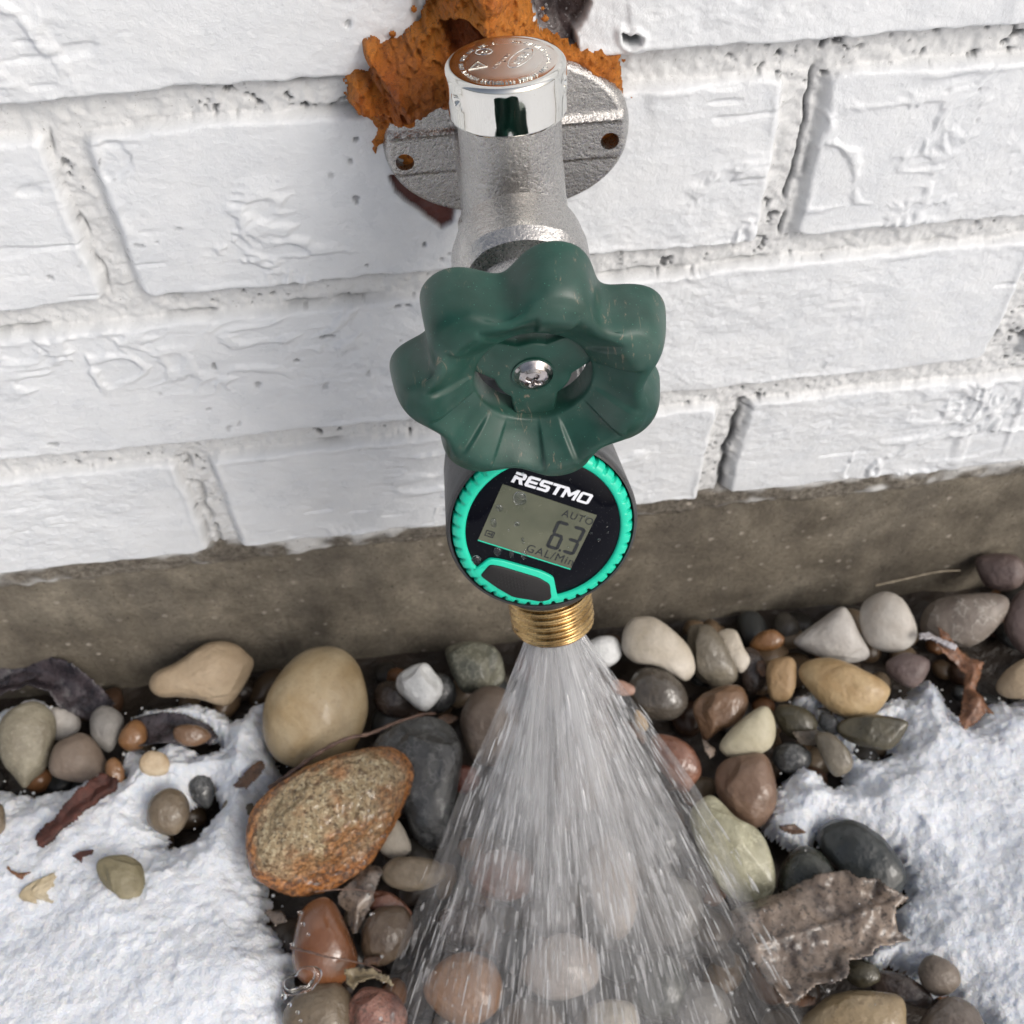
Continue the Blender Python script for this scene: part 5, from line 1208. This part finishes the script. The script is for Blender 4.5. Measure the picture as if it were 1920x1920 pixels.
# ------------------------------------------------------------------ water
def water_mat(white=.75, rough=.0):
    t = NT("water drop"); t.set(Base_Color=(.93, .95, .97, 1), Roughness=rough, IOR=1.33, Transmission_Weight=1.0); return t.m
GLASS = water_mat()
SD = np.array([.034, -math.sin(R_(30)), -math.cos(R_(30))]); SD /= np.linalg.norm(SD)
def spray_path(rng_dir, off, s):
    p = NOZ+off+rng_dir*s; p = p+np.array([0, 0, -1.])*(.55*s*s); return p
se1 = np.array([1., 0, 0])-SD*SD[0]; se1 /= np.linalg.norm(se1); se2 = np.cross(SD, se1)
HA = R_(26.2); HB = R_(17)
def sdir(a, q):
    th_x = math.tan(HA*q)*math.cos(a); th_y = math.tan(HB*q)*math.sin(a)
    d = SD+se1*th_x+se2*th_y; return d/np.linalg.norm(d)
def zfloor(p): return .010
def build_spray():
    rng = np.random.RandomState(21)
    NS, NR = 6, 4
    Vs = []; Ps = []; n = 0
    prof = [(0, 0), (.22, .8), (.5, 1.0), (.8, .62), (1, 0)]
    for i in range(5200):
        a = rng.uniform(0, 2*math.pi); q = math.sqrt(rng.uniform(0, 1))*.98
        if rng.rand() < .05: q = rng.uniform(.95, 1.05)
        d = sdir(a, q)+rng.normal(size=3)*.009; d /= np.linalg.norm(d); off = (se1*math.cos(a)+se2*math.sin(a))*.0078*min(q, 1)
        s = rng.uniform(0.002, .30)
        L = rng.uniform(.003, .013)*(1+s*2); wd = rng.uniform(.00010, .00034)*(1+1.5*s)
        if rng.rand() < .12: wd *= 2.2
        if vnoise(a*3.0, s*34, 0, 120) < -.35: continue
        p0 = spray_path(d, off, s); p1 = spray_path(d, off, s+L)
        if p1[2] < .004 or p0[1] > -.006: continue
        t = p1-p0; l = np.linalg.norm(t); t /= l; u_ = np.cross(t, [1., .2, .1]); u_ /= np.linalg.norm(u_); v_ = np.cross(t, u_)
        ring = [p0]; 
        for (f, r) in prof[1:-1]:
            jit = rng.uniform(.8, 1.2)
            for k in range(NS):
                b = 2*math.pi*k/NS; ring.append(p0+t*l*f+(u_*math.cos(b)+v_*math.sin(b))*wd*r*jit)
        ring.append(p1); Vs.append(np.array(ring))
        P = [(n, n+1+k, n+1+(k+1) % NS) for k in range(NS)]
        for rr in range(2):
            for k in range(NS):
                A_ = n+1+rr*NS+k; B_ = n+1+rr*NS+(k+1) % NS; P.append((A_, A_+NS, B_)); P.append((B_, A_+NS, B_+NS))
        e = n+1+3*NS; P += [(e, e-NS+(k+1) % NS, e-NS+k) for k in range(NS)]
        Ps += P; n += len(ring)
    # splash beads thrown up where the fan strikes the stones
    V1, F1 = icosph(1)
    for i in range(200):
        a = rng.uniform(0, 2*math.pi); p = spray_path(sdir(a, rng.uniform(.3, 1.35)), 0, rng.uniform(.13, .24)); p[2] = rng.uniform(.012, .055)
        if p[1] > -.012: continue
        r = rng.uniform(.0002, .0009); Vs.append(V1*r+p); Ps += [tuple(int(k)+n for k in f) for f in F1]; n += len(V1)
    Vd = np.concatenate(Vs)
    me = mesh_np("drops", Vd, F3=np.array(Ps))
    t = NT("spray water")
    tr = t.n.new('ShaderNodeBsdfTransparent'); gl = t.n.new('ShaderNodeBsdfGlossy'); gl.inputs['Roughness'].default_value = .15
    df = t.n.new('ShaderNodeBsdfDiffuse'); df.inputs['Color'].default_value = (.92, .93, .95, 1); tl = t.n.new('ShaderNodeBsdfTranslucent'); tl.inputs['Color'].default_value = (.92, .93, .95, 1)
    mx1 = t.n.new('ShaderNodeMixShader'); mx1.inputs[0].default_value = .5; t.l.new(df.outputs[0], mx1.inputs[1]); t.l.new(tl.outputs[0], mx1.inputs[2])
    mx2 = t.n.new('ShaderNodeMixShader'); mx2.inputs[0].default_value = .3; t.l.new(mx1.outputs[0], mx2.inputs[1]); t.l.new(gl.outputs[0], mx2.inputs[2])
    mx3 = t.n.new('ShaderNodeMixShader'); mx3.inputs[0].default_value = .32; t.l.new(tr.outputs[0], mx3.inputs[1]); t.l.new(mx2.outputs[0], mx3.inputs[2])
    t.l.new(mx3.outputs[0], t.out.inputs['Surface'])
    sp = empty("water_spray", tuple(float(x) for x in NOZ), label="fan of clear water gushing from the brass outlet of the meter onto the pebbles", cat="water")
    o = link("water_droplets", me, t.m, sp); o.matrix_parent_inverse = Matrix.Translation([-float(x) for x in NOZ]); o['kind'] = 'stuff'
    # sheets of water inside the fan
    def sheet(q, seed, dens):
        nt, ns = 160, 150
        T = np.linspace(0, 2*np.pi, nt, endpoint=False); S = np.linspace(-.002, .30, ns)
        V = np.zeros((nt, ns, 3)); keep = np.ones((nt, ns), bool); den = np.zeros((nt, ns)); UVx = np.zeros((nt, ns)); UVy = np.zeros((nt, ns))
        for i, a in enumerate(T):
            off = (se1*math.cos(a)+se2*math.sin(a))*.0080*q
            for j, s in enumerate(S):
                wob = 1+.13*float(vnoise(np.cos(a)*2.5, np.sin(a)*2.5, s*14+seed, 110+seed))*min(1, s*30)
                p = spray_path(sdir(a, q*wob), off, s); V[i, j] = p
                den[i, j] = dens*(1.25*math.exp(-s/.06)+.34)*(.55+.9*max(0, .5+float(vnoise(math.cos(a)*3.2, math.sin(a)*3.2, s*26+seed, 130))))
        c3 = np.stack([np.cos(T)[:, None]*np.ones(ns), np.sin(T)[:, None]*np.ones(ns), S[None, :]*np.ones((nt, 1))], -1)
        F = grid_faces(nt, ns, True); kf = (V[:, :, 2] > .004).ravel()[F].all(1)&(V[:, :, 1] < -.003).ravel()[F].all(1); F = F[kf]
        V = V.reshape(-1, 3); used = np.unique(F); mp = -np.ones(len(V), int); mp[used] = np.arange(len(used))
        me = mesh_np("sheet", V[used], F4=mp[F]); vcol(me, 'den', den.ravel()[used]); vcol(me, 'flow', c3.reshape(-1, 3)[used])
        return me
    t = NT("water sheet"); at = t.n.new('ShaderNodeAttribute'); at.attribute_name = 'flow'
    mp_ = t.n.new('ShaderNodeMapping'); mp_.inputs['Scale'].default_value = (14, 14, 26); t.l.new(at.outputs['Vector'], mp_.inputs['Vector'])
    mp2 = t.n.new('ShaderNodeMapping'); mp2.inputs['Scale'].default_value = (52, 52, 62); t.l.new(at.outputs['Vector'], mp2.inputs['Vector'])
    na = t.noise(1.0, 4, .6, vec=mp_.outputs[0]); nb = t.noise(1.0, 4, .6, vec=mp2.outputs[0])
    al = t.math('MULTIPLY', t.math('ADD', t.ramp(na, [(.38, .05), (.60, 1.0)]), t.math('MULTIPLY', t.ramp(nb, [(.42, 0.0), (.66, 1.0)]), .9)), t.attr('den'), clamp=True)
    tr = t.n.new('ShaderNodeBsdfTransparent'); df = t.n.new('ShaderNodeBsdfDiffuse'); df.inputs['Color'].default_value = (.66, .665, .68, 1); tl = t.n.new('ShaderNodeBsdfTranslucent'); tl.inputs['Color'].default_value = (.66, .665, .68, 1)
    gl = t.n.new('ShaderNodeBsdfGlossy'); gl.inputs['Roughness'].default_value = .28; t.l.new(t.bump(nb, .0012, .8), gl.inputs['Normal'])
    m1 = t.n.new('ShaderNodeMixShader'); m1.inputs[0].default_value = .5; t.l.new(df.outputs[0], m1.inputs[1]); t.l.new(tl.outputs[0], m1.inputs[2])
    m2 = t.n.new('ShaderNodeMixShader'); m2.inputs[0].default_value = .18; t.l.new(m1.outputs[0], m2.inputs[1]); t.l.new(gl.outputs[0], m2.inputs[2])
    m3 = t.n.new('ShaderNodeMixShader'); t.l.new(al, m3.inputs[0]); t.l.new(tr.outputs[0], m3.inputs[1]); t.l.new(m2.outputs[0], m3.inputs[2]); t.l.new(m3.outputs[0], t.out.inputs['Surface'])
    for k, (q, dn) in enumerate(((.97, .25), (.80, .27), (.60, .29), (.36, .30))):
        me = sheet(q, k*5, dn); o = link("water_sheet", me, t.m, sp); o.matrix_parent_inverse = Matrix.Translation([-float(x) for x in NOZ])
build_spray()
SC_ = leafmat(lin(60, 40, 28), lin(104, 74, 52), lin(36, 26, 20), .4, 150, .2)
def scrap(u, v, w_, h_, rot, z, label, mat=None, seed=0):
    rr = random.Random(seed); pts = []
    for i in range(9):
        a = 2*math.pi*i/9; k = rr.uniform(.6, 1.1); x, y = math.cos(a)*w_*k, math.sin(a)*h_*k
        pts.append((u+x*math.cos(rot)-y*math.sin(rot), v+x*math.sin(rot)+y*math.cos(rot)))
    leaf(pts, z, mat or SC_, label, curl=.005, seed=seed+20, name="leaf_scrap", cat="leaf scrap", crinkle=.0022)
scrap(835, 1350, 34, 12, -.5, .012, "rusty leaf scrap in the gap under the white quartz pebble", seed=1)
scrap(1190, 1370, 30, 14, .7, .014, "brown leaf scrap beside the spray above the wet rusty pebble", seed=2)
scrap(1330, 1400, 26, 13, 1.1, .013, "grey-brown leaf scrap between the amber-brown pebble and the matt brown one", mat=L_grey, seed=3)
scrap(1425, 1255, 24, 12, 1.3, .010, "reddish leaf scrap in the dark gap left of the small upright tan pebble", seed=4)
scrap(470, 1455, 40, 16, -.7, .017, "wet brown leaf scrap between the yellow egg-shaped pebble and the left snow", seed=5)
scrap(1480, 1560, 34, 12, .1, .013, "thin brown leaf scrap under the left tip of the right snow", seed=6)
scrap(520, 1720, 34, 20, .5, .016, "wet dark leaf scrap between the left snow and the orange pebble", mat=L_grey, seed=7)
scrap(1830, 1180, 26, 13, -.5, .014, "small brown leaf scrap below the long grey-brown stone near the right edge", seed=8)
scrap(1290, 1500, 22, 12, .9, .012, "dark leaf scrap between the pointed stone and the wet rusty pebble", seed=9)
scrap(700, 1800, 24, 14, -.3, .014, "brown leaf scrap right of the orange pebble", seed=10)
scrap(1500, 1870, 44, 18, .3, .017, "dark wet leaf scrap below the big dead leaf at the bottom", seed=11)

# drops clinging to things
def drop_mesh(r, flat, seed, sx=1.0, sy=1.0):
    V, F = icosph(3); V = V.copy(); V[:, 2] = np.where(V[:, 2] < 0, V[:, 2]*.05, V[:, 2]*flat)
    V = V*(1+.08*vnoise(V[:, :1]*1.5+seed, V[:, 1:2]*1.5, 0, 5)); return V*np.array([r*sx, r*sy, r]), F
def face_drop(u, v, r, sx=1, sy=1, off=-.0004, label=None, seed=0):
    q = px2dial(u, v); V, F = drop_mesh(r, .45, seed, sx, sy)
    a = math.radians(-4); W = xf(V, RT, UP, NRM)
    o = FC+RT*q[0]+UP*q[1]+NRM*off
    link("water_drop", mesh_np("drop", W, F3=F), GLASS, None, label, "water drop", "water drops on the meter face", None, tuple(float(x) for x in o))
face_drop(975, 936, .0019, 1, 1.1, label="largest round water drop, under the letter E of the meter lettering", seed=1)
face_drop(937, 954, .00095, 1, 1.1, label="water drop near the upper left corner of the meter screen", seed=2)
face_drop(970, 984, .0008, 1, 1, label="small round water drop in the middle of the meter screen", seed=3)
face_drop(926, 982, .0010, .8, 1.5, label="long water drop at the left edge of the meter screen", seed=4)
face_drop(893, 1052, .0014, 1, 1.15, label="water drop on the black face at the lower left by the turquoise rim", seed=5)
face_drop(933, 1036, .0013, .9, 1.1, off=-.0004, label="water drop just under the bottom left corner of the meter screen", seed=6)
face_drop(960, 1040, .0009, .8, 1.4, label="middle one of three water drops above the meter button", seed=7)
face_drop(983, 1044, .0010, .8, 1.3, label="right one of three water drops above the meter button", seed=8)
face_drop(981, 1015, .0005, .7, 1.9, label="thin trickling water drop low on the meter screen", seed=9)
q = NOZ+(-RT*.0118)+UP*.0042+NRM*.004
V, F = drop_mesh(.0011, 1.0, 3); V[:, 2] = V[:, 2]-.0; V2, F2 = icosph(3)
link("water_drop", mesh_np("drop", V2*np.array([.0010, .0009, .0013]), F3=F2), GLASS, None, "bead of water hanging on the left side of the brass thread", "water drop", None, None, tuple(float(x) for x in q))
# splashes by the left snow: ring of clear water
def splash():
    P = on_plane(563, 1838, 2, .034); mbs = MB(); T = np.linspace(0, 2*np.pi, 64, endpoint=False); rng = np.random.RandomState(2); ns = 14
    V = []
    for i, a in enumerate(T):
        R0 = .0052*(1+.22*math.sin(a*2+.6)+.08*math.sin(a*5)); w0 = .0009*(1+.6*math.sin(a*1+2.2)+.3*math.sin(3*a+1)); w0 = max(w0, .00035)
        c = np.array([math.cos(a)*R0*1.05, math.sin(a)*R0*.8, .0016*math.sin(a*2)]); e = np.array([math.cos(a), math.sin(a), 0])
        for k in range(ns):
            b = 2*math.pi*k/ns; V.append(c+e*math.cos(b)*w0+np.array([0, 0, 1.])*math.sin(b)*w0)
    Pp = [(i*ns+k, ((i+1) % 64)*ns+k, ((i+1) % 64)*ns+(k+1) % ns, i*ns+(k+1) % ns) for i in range(64) for k in range(ns)]
    mbs.add(np.array(V), Pp)
    V0, F0 = icosph(2)
    for (dx, dy, r) in ((-.006, -.005, .0011), (-.004, -.008, .0008), (-.001, -.011, .0007), (.000, -.014, .0006), (.001, .020, .0009), (.003, .016, .0007), (-.003, .013, .0008), (.0, .0245, .0009)):
        mbs.add(V0*r+np.array([dx, dy, 0]), F0)
    me = mbs.me("splash"); fix_normals(me); link("water_splash", me, GLASS, None, "ring-shaped splash of clear water between the left snow and the orange pebble", "water splash", None, None, tuple(float(x) for x in P))
splash()

rngd = random.Random(5)
for k in range(14):
    a = rngd.uniform(0, 6.28); r_ = rngd.uniform(.3, .93)*.0212
    q = (r_*math.cos(a), r_*math.sin(a)); V, F = drop_mesh(rngd.uniform(.00025, .0005), .6, k)
    if sdpoly(np.array([q[0]]), np.array([q[1]]), SUR)[0] > -.0006: continue
    o = FC+RT*q[0]+UP*q[1]-NRM*.0005
    link("water_drop", mesh_np("drop", xf(V, RT, UP, NRM), F3=F), GLASS, None, "pinhead bead of water on the black meter face", "water drop", "pinhead water beads on the meter face", None, tuple(float(x) for x in o))
